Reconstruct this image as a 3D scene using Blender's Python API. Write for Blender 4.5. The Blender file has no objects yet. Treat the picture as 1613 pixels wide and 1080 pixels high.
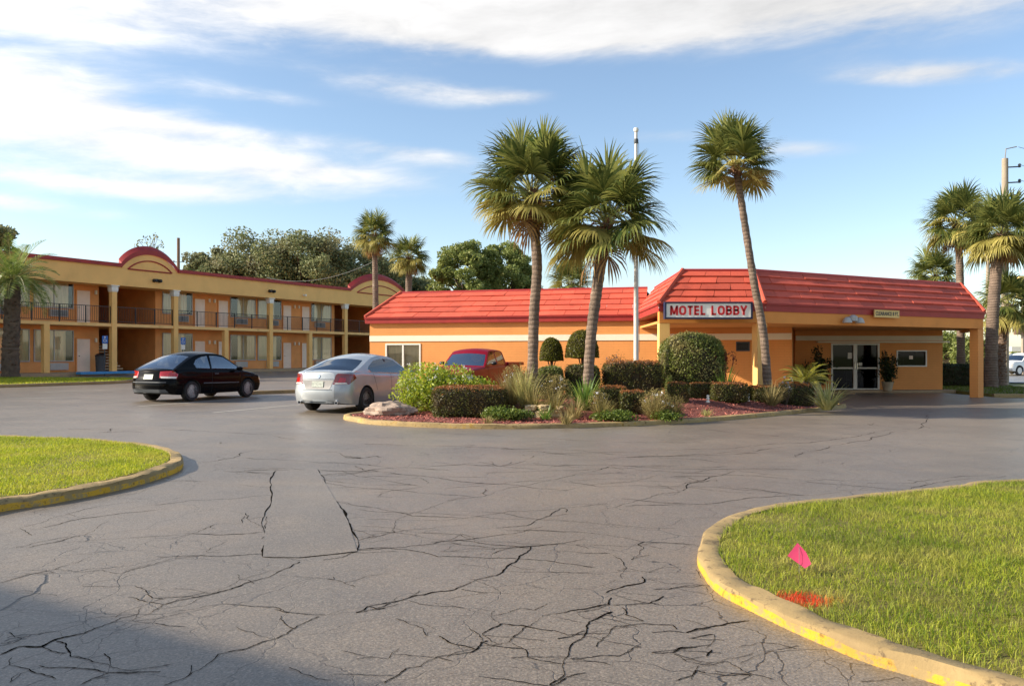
import bpy, math, random
import numpy as np
from mathutils import Vector, noise
from mathutils.geometry import delaunay_2d_cdt
from mathutils.bvhtree import BVHTree
SC = bpy.context.scene
COL = SC.collection
R = math.radians
random.seed(7)
RNG = np.random.default_rng(11)
F, CX, HZ, CAMZ = 1250.0, 806.5, 560.0, 1.55      # focal length in px of the 1613 px frame, principal column, horizon row, eye height

# ------------------------------------------------------------------ helpers
def lin(r, g, b):
    f = lambda c: c/12.92 if c <= .04045 else ((c+.055)/1.055)**2.4
    return (f(r/255), f(g/255), f(b/255))

def G(X, Y):                                       # the lot rises gently to the left and rear
    return .0085*min(max(0.0, -.8*X+.6*Y-8), 42)
def Gn(X, Y):
    return .0085*np.clip(-.8*X+.6*Y-8, 0, 42)
def gp(x, y):                                      # photo pixel on the ground -> world point
    z = 0.0
    for _ in range(12):
        d = F*(CAMZ-z)/(y-HZ); X = (x-CX)*d/F; z = G(X, d)
    return Vector((X, d, z))
def at(x, y, d):
    return Vector(((x-CX)*d/F, d, CAMZ+(HZ-y)*d/F))

def tag(o, label=None, cat=None, group=None, kind=None):
    if label: o['label'] = label
    if cat: o['category'] = cat
    if group: o['group'] = group
    if kind: o['kind'] = kind
    return o
def thing(name, label, cat, loc=(0, 0, 0), rz=0, group=None):
    o = bpy.data.objects.new(name, None); COL.objects.link(o)
    o.location = loc; o.rotation_euler = (0, 0, rz); o.empty_display_size = .2
    return tag(o, label, cat, group)
def link(name, me, parent=None, loc=None):
    o = bpy.data.objects.new(name, me); COL.objects.link(o)
    if parent: o.parent = parent
    if loc: o.location = loc
    return o

class MB:
    def __init__(s): s.v = []; s.f = []; s.m = []
    def add(s, vs, fs, m=0):
        b = len(s.v); s.v.extend(tuple(p) for p in vs)
        for f in fs: s.f.append(tuple(b+i for i in f)); s.m.append(m)
        return s
    def box(s, c, d, rz=0, m=0, tilt=None):
        hx, hy, hz = d[0]/2, d[1]/2, d[2]/2; ca, sa = math.cos(rz), math.sin(rz); vs = []
        for z in (-hz, hz):
            for x, y in ((-hx, -hy), (hx, -hy), (hx, hy), (-hx, hy)):
                vs.append((c[0]+x*ca-y*sa, c[1]+x*sa+y*ca, c[2]+z))
        return s.add(vs, [(3, 2, 1, 0), (4, 5, 6, 7), (0, 1, 5, 4), (1, 2, 6, 5), (2, 3, 7, 6), (3, 0, 4, 7)], m)
    def b2(s, x0, x1, y0, y1, z0, z1, m=0):
        return s.box(((x0+x1)/2, (y0+y1)/2, (z0+z1)/2), (x1-x0, y1-y0, z1-z0), 0, m)
    def bar(s, a, b, w, h, m=0, z0=None):          # plan segment a->b, width w centred, from a.z up h
        a = Vector(a); b = Vector(b); dx, dy = b.x-a.x, b.y-a.y; l = math.hypot(dx, dy); nx, ny = -dy/l*w/2, dx/l*w/2
        vs = []
        for hh in (0, h):
            for p, k in ((a, -1), (b, -1), (b, 1), (a, 1)): vs.append((p.x+nx*k, p.y+ny*k, p.z+hh))
        return s.add(vs, [(3, 2, 1, 0), (4, 5, 6, 7), (0, 1, 5, 4), (1, 2, 6, 5), (2, 3, 7, 6), (3, 0, 4, 7)], m)
    def prism(s, poly, z0, z1, m=0):
        n = len(poly); vs = [(p[0], p[1], z0) for p in poly]+[(p[0], p[1], z1) for p in poly]
        return s.add(vs, [tuple(range(n))[::-1], tuple(range(n, 2*n))]+[(i, (i+1) % n, n+(i+1) % n, n+i) for i in range(n)], m)
    def tube(s, pts, rad, n=8, m=0, cap=True):
        pts = [Vector(p) for p in pts]; k = len(pts)
        if not hasattr(rad, '__len__'): rad = [rad]*k
        vs = []; pu = None
        for i, p in enumerate(pts):
            t = (pts[min(i+1, k-1)]-pts[max(i-1, 0)]).normalized()
            u = pu-t*pu.dot(t) if pu else (Vector((1, 0, 0)) if abs(t.x) < .8 else Vector((0, 1, 0))).cross(t)
            u.normalize(); pu = u; w = t.cross(u)
            for j in range(n):
                a = 2*math.pi*j/n; vs.append(p+(u*math.cos(a)+w*math.sin(a))*rad[i])
        fs = [(i*n+j, i*n+(j+1) % n, (i+1)*n+(j+1) % n, (i+1)*n+j) for i in range(k-1) for j in range(n)]
        if cap: fs += [tuple(range(n))[::-1], tuple(range((k-1)*n, k*n))]
        return s.add(vs, fs, m)
    def lathe(s, prof, c=(0, 0, 0), n=24, axis='z', m=0):
        vs = []
        for r, h in prof:
            for j in range(n):
                a = 2*math.pi*j/n; x, y = r*math.cos(a), r*math.sin(a)
                p = (x, y, h) if axis == 'z' else (x, h, -y)
                vs.append((p[0]+c[0], p[1]+c[1], p[2]+c[2]))
        k = len(prof)
        fs = [(i*n+j, i*n+(j+1) % n, (i+1)*n+(j+1) % n, (i+1)*n+j) for i in range(k-1) for j in range(n)]
        if prof[0][0] > 1e-4: fs.append(tuple(range(n))[::-1])
        if prof[-1][0] > 1e-4: fs.append(tuple(range((k-1)*n, k*n)))
        return s.add(vs, fs, m)
    def grid(s, fn, nu, nv, m=0, flip=False):
        vs = [fn(i/nu, j/nv) for j in range(nv+1) for i in range(nu+1)]
        fs = []
        for j in range(nv):
            for i in range(nu):
                a = j*(nu+1)+i; q = (a, a+1, a+nu+2, a+nu+1); fs.append(q[::-1] if flip else q)
        return s.add(vs, fs, m)
    def build(s, name, mats, parent=None, smooth=False, off=None, sharp=40, bevel=0):
        me = bpy.data.meshes.new(name)
        v = s.v
        if off is not None: v = [(p[0]-off[0], p[1]-off[1], p[2]-off[2]) for p in v]
        me.from_pydata(v, [], s.f)
        for mt in (mats if isinstance(mats, (list, tuple)) else [mats]): me.materials.append(mt)
        me.polygons.foreach_set('material_index', s.m)
        if smooth:
            me.polygons.foreach_set('use_smooth', [True]*len(s.f))
            if sharp: me.set_sharp_from_angle(angle=R(sharp))
        me.update()
        o = link(name, me, parent)
        if bevel:
            b = o.modifiers.new('edge', 'BEVEL'); b.width = bevel; b.segments = 2; b.limit_method = 'ANGLE'
        return o

def np_mesh(name, V, Fc, mats, parent=None, mi=None, smooth=False):   # V (n,3), Fc (m,k) arrays
    me = bpy.data.meshes.new(name); k = Fc.shape[1]
    me.vertices.add(len(V)); me.vertices.foreach_set('co', np.ascontiguousarray(V, dtype=np.float32).ravel())
    me.loops.add(Fc.size); me.loops.foreach_set('vertex_index', np.ascontiguousarray(Fc, dtype=np.int32).ravel())
    me.polygons.add(len(Fc)); me.polygons.foreach_set('loop_start', np.arange(0, Fc.size, k, dtype=np.int32))
    try: me.polygons.foreach_set('loop_total', np.full(len(Fc), k, dtype=np.int32))
    except Exception: pass
    for mt in (mats if isinstance(mats, (list, tuple)) else [mats]): me.materials.append(mt)
    if mi is not None: me.polygons.foreach_set('material_index', np.ascontiguousarray(mi, dtype=np.int32))
    me.update(calc_edges=True); me.validate()
    if smooth: me.polygons.foreach_set('use_smooth', [True]*len(me.polygons))
    return link(name, me, parent)

def catmull(P, n, closed=False):
    P = [Vector(p) for p in P]; out = []; k = len(P); segs = k if closed else k-1
    for i in range(segs):
        g = (lambda j: P[j % k]) if closed else (lambda j: P[min(max(j, 0), k-1)])
        p0, p1, p2, p3 = g(i-1), g(i), g(i+1), g(i+2)
        for j in range(n):
            t = j/n
            out.append(.5*((2*p1)+(p2-p0)*t+(2*p0-5*p1+4*p2-p3)*t*t+(3*p1-p0-3*p2+p3)*t**3))
    if not closed: out.append(P[-1])
    return out
def pip(poly, X, Y):                               # vectorised point in polygon
    X = np.asarray(X); Y = np.asarray(Y); c = np.zeros(X.shape, bool); n = len(poly)
    for i in range(n):
        x0, y0 = poly[i][0], poly[i][1]; x1, y1 = poly[i-1][0], poly[i-1][1]
        if y0 == y1: continue
        c ^= ((y0 > Y) != (y1 > Y)) & (X < (x1-x0)*(Y-y0)/(y1-y0)+x0)
    return c

# ------------------------------------------------------------------ materials
class N:                                           # tiny expression wrapper for math nodes
    def __init__(s, nt, sock): s.nt, s.s = nt, sock
    def op(s, o, b=None, c=None):
        n = s.nt.nodes.new('ShaderNodeMath'); n.operation = o
        for i, q in enumerate((s, b, c)):
            if q is None: continue
            if isinstance(q, N): s.nt.links.new(q.s, n.inputs[i])
            else: n.inputs[i].default_value = q
        return N(s.nt, n.outputs[0])
    def __add__(s, b): return s.op('ADD', b)
    def __sub__(s, b): return s.op('SUBTRACT', b)
    def __mul__(s, b): return s.op('MULTIPLY', b)
    def __truediv__(s, b): return s.op('DIVIDE', b)
    def clamp(s): 
        r = s.op('MAXIMUM', 0.0); return r.op('MINIMUM', 1.0)
    def ramp(s, a, b):                             # smoothstep a..b -> 0..1
        n = s.nt.nodes.new('ShaderNodeMapRange'); n.interpolation_type = 'SMOOTHSTEP'
        s.nt.links.new(s.s, n.inputs[0]); n.inputs[1].default_value = a; n.inputs[2].default_value = b
        return N(s.nt, n.outputs[0])
def new_mat(name):
    m = bpy.data.materials.new(name); m.use_nodes = True; nt = m.node_tree
    return m, nt, nt.nodes['Principled BSDF']
def coords(nt, scale=(1, 1, 1)):
    tc = nt.nodes.new('ShaderNodeTexCoord'); mp = nt.nodes.new('ShaderNodeMapping'); mp.inputs['Scale'].default_value = scale
    nt.links.new(tc.outputs['Object'], mp.inputs['Vector']); return mp.outputs[0]
def noise_tex(nt, vec, scale, detail=4, rough=.55, dist=0):
    n = nt.nodes.new('ShaderNodeTexNoise'); n.inputs['Scale'].default_value = scale; n.inputs['Detail'].default_value = detail
    n.inputs['Roughness'].default_value = rough; n.inputs['Distortion'].default_value = dist
    nt.links.new(vec, n.inputs['Vector']); return N(nt, n.outputs['Fac'])
def mixc(nt, fac, a, b):
    n = nt.nodes.new('ShaderNodeMix'); n.data_type = 'RGBA'
    for i, q in ((0, fac), (6, a), (7, b)):
        if isinstance(q, N): nt.links.new(q.s, n.inputs[i])
        elif hasattr(q, 'is_linked'): nt.links.new(q, n.inputs[i])
        elif i == 0: n.inputs[0].default_value = q
        else: n.inputs[i].default_value = (*q, 1)
    return n.outputs[2]
def bump(nt, bs, h, strength=.3, dist=.01):
    b = nt.nodes.new('ShaderNodeBump'); b.inputs['Strength'].default_value = strength; b.inputs['Distance'].default_value = dist
    nt.links.new(h.s, b.inputs['Height']); nt.links.new(b.outputs[0], bs.inputs['Normal'])
def island(nt): 
    g = nt.nodes.new('ShaderNodeNewGeometry'); return N(nt, g.outputs['Random Per Island'])
def mul(c, k): return tuple(min(1, x*k) for x in c)
def mat(name, c, rough=.8, var=.12, ns=3, bs=60, bst=.15, metal=0, spec=.5, isl=0, dirt=None, dscale=1.2, coat=0, stretch=(1, 1, 1)):
    m, nt, p = new_mat(name); v = coords(nt, stretch)
    n = noise_tex(nt, v, ns, 5, .6)
    col = mixc(nt, n.ramp(.25, .75), mul(c, 1-var), mul(c, 1+var))
    if isl:
        col = mixc(nt, island(nt), col, mul(c, 1-isl))
    if dirt:
        d = noise_tex(nt, v, dscale, 6, .65).ramp(.52, .72)
        col = mixc(nt, d*.6, col, dirt)
    nt.links.new(col, p.inputs['Base Color']); p.inputs['Roughness'].default_value = rough
    p.inputs['Metallic'].default_value = metal; p.inputs['Specular IOR Level'].default_value = spec
    if coat: p.inputs['Coat Weight'].default_value = coat; p.inputs['Coat Roughness'].default_value = .04
    if bst: bump(nt, p, noise_tex(nt, v, bs, 3), bst, .01)
    return m
def leaf_mat(name, c1, c2, trans=.4, rough=.5, ns=1.0, c3=None):
    m, nt, p = new_mat(name); v = coords(nt)
    col = mixc(nt, island(nt), c1, c2)
    if c3: col = mixc(nt, noise_tex(nt, v, ns, 3).ramp(.45, .7), col, c3)
    nt.links.new(col, p.inputs['Base Color']); p.inputs['Roughness'].default_value = rough; p.inputs['Specular IOR Level'].default_value = .35
    t = nt.nodes.new('ShaderNodeBsdfTranslucent'); nt.links.new(col, t.inputs[0])
    mx = nt.nodes.new('ShaderNodeMixShader'); mx.inputs[0].default_value = trans
    nt.links.new(p.outputs[0], mx.inputs[1]); nt.links.new(t.outputs[0], mx.inputs[2])
    nt.links.new(mx.outputs[0], nt.nodes['Material Output'].inputs[0])
    return m
def glass_mat(name, tint, refl=.12):
    m = bpy.data.materials.new(name); m.use_nodes = True; nt = m.node_tree; nt.nodes.remove(nt.nodes['Principled BSDF'])
    t = nt.nodes.new('ShaderNodeBsdfTransparent'); t.inputs[0].default_value = (*tint, 1)
    g = nt.nodes.new('ShaderNodeBsdfGlossy'); g.inputs['Roughness'].default_value = .03; g.inputs[0].default_value = (.95, .97, 1, 1)
    lw = nt.nodes.new('ShaderNodeFresnel'); lw.inputs[0].default_value = 1.5
    f = (N(nt, lw.outputs[0])*1.0+refl).clamp()
    mx = nt.nodes.new('ShaderNodeMixShader'); nt.links.new(f.s, mx.inputs[0])
    nt.links.new(t.outputs[0], mx.inputs[1]); nt.links.new(g.outputs[0], mx.inputs[2])
    nt.links.new(mx.outputs[0], nt.nodes['Material Output'].inputs[0])
    return m

ORANGE = lin(224, 149, 80); TAN = lin(242, 190, 114); CREAM = lin(238, 226, 200)
M = {}
M['tan'] = mat('tan_stucco', TAN, .85, .06, .8, 90, .25, dirt=mul(TAN, .8), dscale=.5)
M['slab'] = mat('slab_paint', lin(240, 192, 122), .85, .08, 1.5, 80, .2, dirt=mul(TAN, .6), dscale=1.2)
M['room'] = mat('room_wall', lin(228, 156, 92), .85, .1, 1, 70, .2)
M['cap'] = mat('red_cap', lin(158, 46, 40), .6, .15, 2, 60, .1)
M['white'] = mat('white_paint', lin(232, 226, 212), .6, .05, 2, 60, .05)
M['cream'] = mat('cream_band', CREAM, .75, .05, 1, 60, .15, dirt=mul(CREAM, .82), dscale=.8)
M['door'] = mat('room_door', lin(240, 216, 194), .6, .05, 2, 50, .05)
M['curtain'] = mat('curtain', lin(222, 204, 164), .9, .14, 3, 40, 0, stretch=(3, 3, .3))
M['black'] = mat('black_metal', (.012, .012, .013), .45, .2, 4, 60, .05)
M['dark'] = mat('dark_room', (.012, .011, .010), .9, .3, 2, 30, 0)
M['ac'] = mat('ac_metal', lin(176, 172, 165), .5, .08, 2, 40, .05)
M['concrete'] = mat('concrete', lin(178, 160, 132), .9, .15, 3, 80, .3, dirt=lin(120, 105, 88), dscale=1.5)
M['walk'] = mat('walkway', lin(165, 140, 108), .9, .12, 2, 80, .3, dirt=lin(110, 92, 76), dscale=1)
M['bluepaint'] = mat('blue_paint', lin(70, 140, 190), .7, .15, 4, 60, .1)
M['signblue'] = mat('sign_blue', lin(40, 100, 175), .5, .05, 4, 60, 0)
M['grey'] = mat('grey_metal', lin(130, 130, 130), .5, .1, 3, 60, .05)
M['dgrey'] = mat('dark_grey_plastic', lin(70, 74, 78), .6, .1, 3, 60, .05)
M['roof'] = mat('roof_tile', lin(208, 90, 66), .75, .14, 1.2, 50, .3, isl=.3, dirt=lin(150, 62, 46), dscale=1.6)
M['fascia'] = mat('red_fascia', lin(165, 48, 42), .55, .12, 2, 60, .08)
M['soffit'] = mat('soffit', lin(214, 150, 80), .85, .08, 1, 70, .15)
M['tar'] = mat('flat_roof', lin(120, 116, 110), .9, .15, 2, 40, .2)
M['glass'] = glass_mat('window_glass', (.86, .86, .84), .02)
M['dglass'] = glass_mat('dark_glass', (.10, .11, .11), -.02)
M['rubber'] = mat('rubber', (.016, .016, .017), .75, .2, 8, 60, .1)
M['alloy'] = mat('alloy', lin(212, 212, 210), .35, .05, 4, 60, 0, metal=.1)
M['chrome'] = mat('chrome', lin(215, 215, 218), .15, .03, 4, 60, 0, metal=1)
M['interior'] = mat('car_interior', lin(70, 68, 66), .85, .2, 5, 60, .1)
M['underbody'] = mat('underbody', (.006, .006, .006), .9, .2, 5, 60, 0)
def block_wall(name, c):                            # painted brick: courses only in the relief
    m, nt, p = new_mat(name); v = coords(nt)
    sep = nt.nodes.new('ShaderNodeSeparateXYZ'); nt.links.new(v, sep.inputs[0])
    cmb = nt.nodes.new('ShaderNodeCombineXYZ'); nt.links.new(sep.outputs[0], cmb.inputs[0]); nt.links.new(sep.outputs[2], cmb.inputs[1])
    b = nt.nodes.new('ShaderNodeTexBrick'); nt.links.new(cmb.outputs[0], b.inputs['Vector'])
    b.inputs['Scale'].default_value = 1; b.inputs['Brick Width'].default_value = .4; b.inputs['Row Height'].default_value = .1
    b.inputs['Mortar Size'].default_value = .008; b.inputs['Mortar Smooth'].default_value = .4
    n = noise_tex(nt, v, .9, 5); n2 = noise_tex(nt, v, 6, 4)
    col = mixc(nt, n.ramp(.3, .7), mul(c, .93), mul(c, 1.06))
    col = mixc(nt, N(nt, b.outputs['Fac'])*.35, col, mul(c, .72))
    col = mixc(nt, n2.ramp(.62, .8)*.3, col, mul(c, .8))
    nt.links.new(col, p.inputs['Base Color']); p.inputs['Roughness'].default_value = .8
    bump(nt, p, N(nt, b.outputs['Fac'])*-1.0, .5, .006)
    return m
M['block'] = block_wall('painted_brick', ORANGE)
def paint(name, c, metal=.0, rough=.28, coat=.9, spec=.5):
    m, nt, p = new_mat(name); v = coords(nt)
    nt.links.new(mixc(nt, noise_tex(nt, v, 2.5, 4).ramp(.3, .75), mul(c, .93), mul(c, 1.05)), p.inputs['Base Color'])
    p.inputs['Metallic'].default_value = metal
    r = noise_tex(nt, v, 3, 4)*.14+rough
    nt.links.new(r.s, p.inputs['Roughness']); p.inputs['Coat Weight'].default_value = coat; p.inputs['Specular IOR Level'].default_value = spec; p.inputs['Coat Roughness'].default_value = .05
    return m
M['pblack'] = paint('black_car_paint', (.003, .003, .0032), 0, .12, .1, .05)
M['psilver'] = paint('silver_car_paint', lin(166, 171, 174), .35, .35)
M['pred'] = paint('red_car_paint', lin(122, 4, 26), .0, .3, .2, .2)
M['pwhite'] = paint('white_car_paint', lin(225, 225, 222), 0, .35)
def lamp_mat(name, c): 
    m = mat(name, c, .12, .2, 25, 60, 0, coat=1); return m
M['redlamp'] = lamp_mat('red_lens', lin(175, 20, 22)); M['clearlamp'] = lamp_mat('clear_lens', lin(225, 215, 205)); M['darkred'] = lamp_mat('smoked_lens', lin(120, 40, 36))
M['plate'] = mat('plate', lin(165, 170, 158), .5, .3, 22, 60, 0)
M['plastic'] = mat('plate_recess', lin(140, 136, 132), .4, .1, 5, 60, 0, metal=.4)
SUN_E, SKY_S, EXPO, CLOUD, SKY_TINT = 3.3, .125, 1.36, 3.4, (.76, .72, .68, 1)
# ------------------------------------------------------------------ camera, sun, sky
cam = bpy.data.cameras.new('camera'); co = bpy.data.objects.new('camera', cam); COL.objects.link(co)
co.location = (0, 0, CAMZ); co.rotation_euler = (R(90), 0, 0)
cam.sensor_width = 36; cam.lens = F/1613*36; cam.shift_y = (HZ-540)/1613; cam.clip_start = .05; cam.clip_end = 4000
SC.camera = co
SUN_EL, SUN_B = 27.0, -6.0                           # elevation; degrees in front of due left
sd = Vector((-math.cos(R(SUN_EL))*math.cos(R(SUN_B)), math.cos(R(SUN_EL))*math.sin(R(SUN_B)), math.sin(R(SUN_EL))))
sl = bpy.data.lights.new('sun', 'SUN'); so = bpy.data.objects.new('sun', sl); COL.objects.link(so)
sl.energy = SUN_E; sl.angle = R(.6); sl.color = (1, .9, .74)
sl.angle = R(1.0); so.rotation_euler = sd.to_track_quat('Z', 'Y').to_euler(); so.location = (-40, 5, 40)
w = bpy.data.worlds.new('World'); SC.world = w; w.use_nodes = True; nt = w.node_tree; bg = nt.nodes['Background']
sky = nt.nodes.new('ShaderNodeTexSky'); sky.sky_type = 'NISHITA'; sky.sun_disc = False
sky.sun_elevation = R(SUN_EL); sky.sun_rotation = R(-90+SUN_B); sky.air_density = 1.0; sky.dust_density = .6; sky.ozone_density = 2.2
bg.inputs[1].default_value = SKY_S
tc = nt.nodes.new('ShaderNodeTexCoord'); sp = nt.nodes.new('ShaderNodeSeparateXYZ'); nt.links.new(tc.outputs['Generated'], sp.inputs[0])
dx, dy, dz = (N(nt, sp.outputs[i]) for i in range(3))
az = dx.op('ARCTAN2', dy); hyp = (dx*dx+dy*dy).op('SQRT'); el = dz/hyp.op('MAXIMUM', .05)
def vec(x, y, z=0.0):
    c = nt.nodes.new('ShaderNodeCombineXYZ')
    for i, q in enumerate((x, y, z)):
        if isinstance(q, N): nt.links.new(q.s, c.inputs[i])
        else: c.inputs[i].default_value = q
    return c.outputs[0]
# streaky high cloud: noise stretched along the horizon, gathered by soft banks that sit in fixed sky directions
warp = noise_tex(nt, vec(az*3.0, el*5.0), 1.0, 3)
f1 = noise_tex(nt, vec(az*3.2+warp*.8, (el-az*.06)*13.0+warp*1.2), 1.0, 8, .62)
f2 = noise_tex(nt, vec(az*9.0+warp*1.5, (el-az*.05)*30.0), 1.0, 6, .6)
fb = f1*.7+f2*.3
dens = None
for (px, py, sx, sy, rot, wt) in (
(520, -14, 600, 72, .0, 1.2), (1180, -5, 420, 52, -.05, .8), (800, 55, 330, 36, 0, .75), (1500, -10, 330, 66, 0, .75), (0, 145, 250, 62, .05, 1.4), (30, 5, 260, 44, 0, .9), (420, 262, 240, 30, .06, 1.1),
        (270, 300, 180, 20, .0, 1.0), (640, 140, 150, 24, .1, .72), (400, 150, 110, 14, .05, .42), (1480, 116, 140, 17, .12, .85),
        (1255, 236, 110, 15, .05, .55), (40, 322, 170, 12, .05, .5), (650, 240, 130, 18, .15, .62), (800, 152, 80, 14, 0, .55), (1050, 215, 160, 16, .0, .4), (330, 205, 200, 12, .05, .5), (-520, 120, 300, 160, 0, .6)):
    a0 = math.atan((px-CX)/F); e0 = (HZ-py)/F*math.cos(a0)
    u = az-a0; v_ = el-e0; c, s_ = math.cos(rot), math.sin(rot)
    uu = (u*c-v_*s_)*(F/sx); vv = (u*s_+v_*c)*(F/sy)
    b = (uu*uu+vv*vv)*-1.4427
    pw = nt.nodes.new('ShaderNodeMath'); pw.operation = 'POWER'; pw.inputs[0].default_value = 2.0; nt.links.new(b.s, pw.inputs[1])
    b = N(nt, pw.outputs[0])*wt
    dens = b if dens is None else dens+b
behind = (dy*-1.0).ramp(.1, .8)*.55                 # loose cloud over the rest of the sky
dens = dens+behind
thick = ((dens*1.05)+(fb-.5)*3.4*(dens*1.4+.05).clamp()-.22)
cov = thick.ramp(-.05, 1.15)*(dens*3.0).clamp()
lum = (dx*-1.0).ramp(-.5, .9)*.38+.8                # brighter towards the sun, as lit cloud is
edge = fb.ramp(.25, .72)*.34+.78
lc = (lum*edge)*CLOUD
cc = nt.nodes.new('ShaderNodeMix'); cc.data_type = 'RGBA'; cc.blend_type = 'MULTIPLY'; cc.inputs[0].default_value = 1
cc.inputs[6].default_value = (1.0, .985, .97, 1)
rgb = nt.nodes.new('ShaderNodeCombineXYZ'); [nt.links.new(lc.s, rgb.inputs[i]) for i in range(3)]
nt.links.new(rgb.outputs[0], cc.inputs[7])
tint = nt.nodes.new('ShaderNodeMix'); tint.data_type = 'RGBA'; tint.blend_type = 'MULTIPLY'; tint.inputs[0].default_value = 1
nt.links.new(sky.outputs[0], tint.inputs[6]); tint.inputs[7].default_value = SKY_TINT
res = mixc(nt, cov*.95, tint.outputs[2], cc.outputs[2])
nt.links.new(res, bg.inputs[0])
SC.view_settings.view_transform = 'Standard'; SC.view_settings.look = 'None'; SC.view_settings.exposure = EXPO; SC.view_settings.gamma = 1

# ------------------------------------------------------------------ ground
def asphalt(name, c, fine=True, k=1.0):
    m, nt, p = new_mat(name); v = coords(nt)
    big = noise_tex(nt, v, .16, 5, .6); mid = noise_tex(nt, v, .9, 6, .65); gr = noise_tex(nt, v, 60, 3, .7); sp2 = noise_tex(nt, v, 16, 4, .75)
    col = mixc(nt, big.ramp(.3, .7), mul(c, .74), mul(c, 1.2))
    col = mixc(nt, mid.ramp(.45, .75)*.6, col, mul((c[0]*1.15, c[1]*1.08, c[2]*.98), 1.15))
    col = mixc(nt, mid.ramp(.55, .3)*.35, col, mul(c, .7))
    col = mixc(nt, gr.ramp(.36, .6), mixc(nt, .6, col, mul(c, .4)), col)
    col = mixc(nt, sp2.ramp(.62, .72)*.7, col, mul(c, .36))
    v3 = coords(nt, (.25, 1.1, 1)); tr = noise_tex(nt, v3, .55, 5, .6)          # wheel-polished streaks and pale dust
    col = mixc(nt, tr.ramp(.52, .68)*.35, col, mul(c, .62)); col = mixc(nt, tr.ramp(.46, .3)*.3, col, mul((c[0]*1.2, c[1]*1.12, c[2]), 1.15))
    st = nt.nodes.new('ShaderNodeTexVoronoi'); st.inputs['Scale'].default_value = 105; nt.links.new(v, st.inputs['Vector'])
    sc_ = nt.nodes.new('ShaderNodeSeparateColor'); nt.links.new(st.outputs['Color'], sc_.inputs[0]); sv = N(nt, sc_.outputs[0])
    col = mixc(nt, sv.ramp(.8, .95)*.4, col, mul(c, 1.8)); col = mixc(nt, sv.ramp(.25, .05)*.55, col, mul(c, .4))
    hgt = gr*.5+sp2*.5
    if fine:
        wn = nt.nodes.new('ShaderNodeTexNoise'); wn.inputs['Scale'].default_value = 1.1; wn.inputs['Detail'].default_value = 5; nt.links.new(v, wn.inputs['Vector'])
        wv = nt.nodes.new('ShaderNodeVectorMath'); wv.operation = 'MULTIPLY_ADD'; nt.links.new(wn.outputs['Color'], wv.inputs[0]); wv.inputs[1].default_value = (.9, .9, 0); nt.links.new(v, wv.inputs[2])
        vo = nt.nodes.new('ShaderNodeTexVoronoi'); vo.feature = 'DISTANCE_TO_EDGE'; vo.inputs['Scale'].default_value = 1.15; nt.links.new(wv.outputs[0], vo.inputs['Vector'])
        msk = noise_tex(nt, v, .35, 4).ramp(.50, .66)
        gx = nt.nodes.new('ShaderNodeSeparateXYZ'); nt.links.new(v, gx.inputs[0]); gX, gY = N(nt, gx.outputs[0]), N(nt, gx.outputs[1])
        worn = (gX.ramp(.0, 1.2)*gX.ramp(4.2, 3.0)*gY.ramp(8.6, 6.0)+gX.ramp(-1.5, -3.2)*gY.ramp(7, 5)*.8).clamp()   # alligatored areas by the kerb and at the drive edge
        msk = (msk*.7+worn+.25).clamp()
        cr = N(nt, vo.outputs['Distance']).ramp(.0055, .001)*msk
        vo2 = nt.nodes.new('ShaderNodeTexVoronoi'); vo2.feature = 'DISTANCE_TO_EDGE'; vo2.inputs['Scale'].default_value = 3.2; nt.links.new(wv.outputs[0], vo2.inputs['Vector'])
        cr2 = N(nt, vo2.outputs['Distance']).ramp(.014, .002)*(noise_tex(nt, v, .55, 3)+worn*.10).ramp(.55, .66)
        col = mixc(nt, (cr*.9+cr2*.6).clamp(), col, mul(c, .14))
        hgt = hgt-(cr+cr2*.6)*1.5
        oil = noise_tex(nt, v, .8, 3).ramp(.72, .8)*.4
        col = mixc(nt, oil, col, mul(c, .5))
    nt.links.new(col, p.inputs['Base Color'])
    rr = mid*.2+.30; nt.links.new(rr.s, p.inputs['Roughness']); p.inputs['Specular IOR Level'].default_value = .7
    bump(nt, p, hgt, .5, .012)
    return m
ASPH = lin(130, 118, 104)
M['asphalt'] = asphalt('asphalt', ASPH); M['patch'] = asphalt('asphalt_patch', mul(ASPH, 1.0), False); M['road'] = asphalt('road_asphalt', lin(140, 138, 136), False)
M['crack'] = mat('crack_dirt', (.012, .010, .008), 1.0, .4, 6, 60, 0, spec=0)
M['line'] = mat('faded_line', lin(190, 184, 172), .8, .15, 3, 60, .1, dirt=lin(125, 118, 108), dscale=6)
M['soil'] = mat('soil', lin(112, 102, 50), .95, .3, 3, 40, .4, dirt=lin(120, 96, 60), dscale=2)
M['earth'] = mat('earth', lin(118, 122, 66), .95, .25, .05, 2, .2, dirt=lin(150, 130, 92), dscale=.03)
M['mulch'] = mat('mulch', lin(120, 62, 50), .95, .35, 14, 40, .6, dirt=lin(70, 38, 32), dscale=5)
def kerb_mat(name, yellow, amt, k=1):
    m, nt, p = new_mat(name); v = coords(nt); c = mul(lin(196, 166, 112), k)
    n = noise_tex(nt, v, 2.2, 6, .7); n2 = noise_tex(nt, v, 14, 5, .7); n3 = noise_tex(nt, v, 1.0, 4)
    col = mixc(nt, n.ramp(.35, .7), mul(c, .85), mul(c, 1.1))
    col = mixc(nt, (n*.5+n2*.5).ramp(.62-amt*.25, .66-amt*.25+.05), col, yellow)
    col = mixc(nt, n2.ramp(.54, .68)*.75, col, lin(78, 62, 46)); col = mixc(nt, n3.ramp(.5, .72)*.6, col, lin(96, 80, 60))
    nt.links.new(col, p.inputs['Base Color']); p.inputs['Roughness'].default_value = .85
    bump(nt, p, n2, .5, .015); return m
M['ktop'] = kerb_mat('kerb_top', lin(168, 134, 74), .1, .62); M['kface'] = kerb_mat('kerb_face', lin(206, 156, 36), .78, .66)
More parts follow.
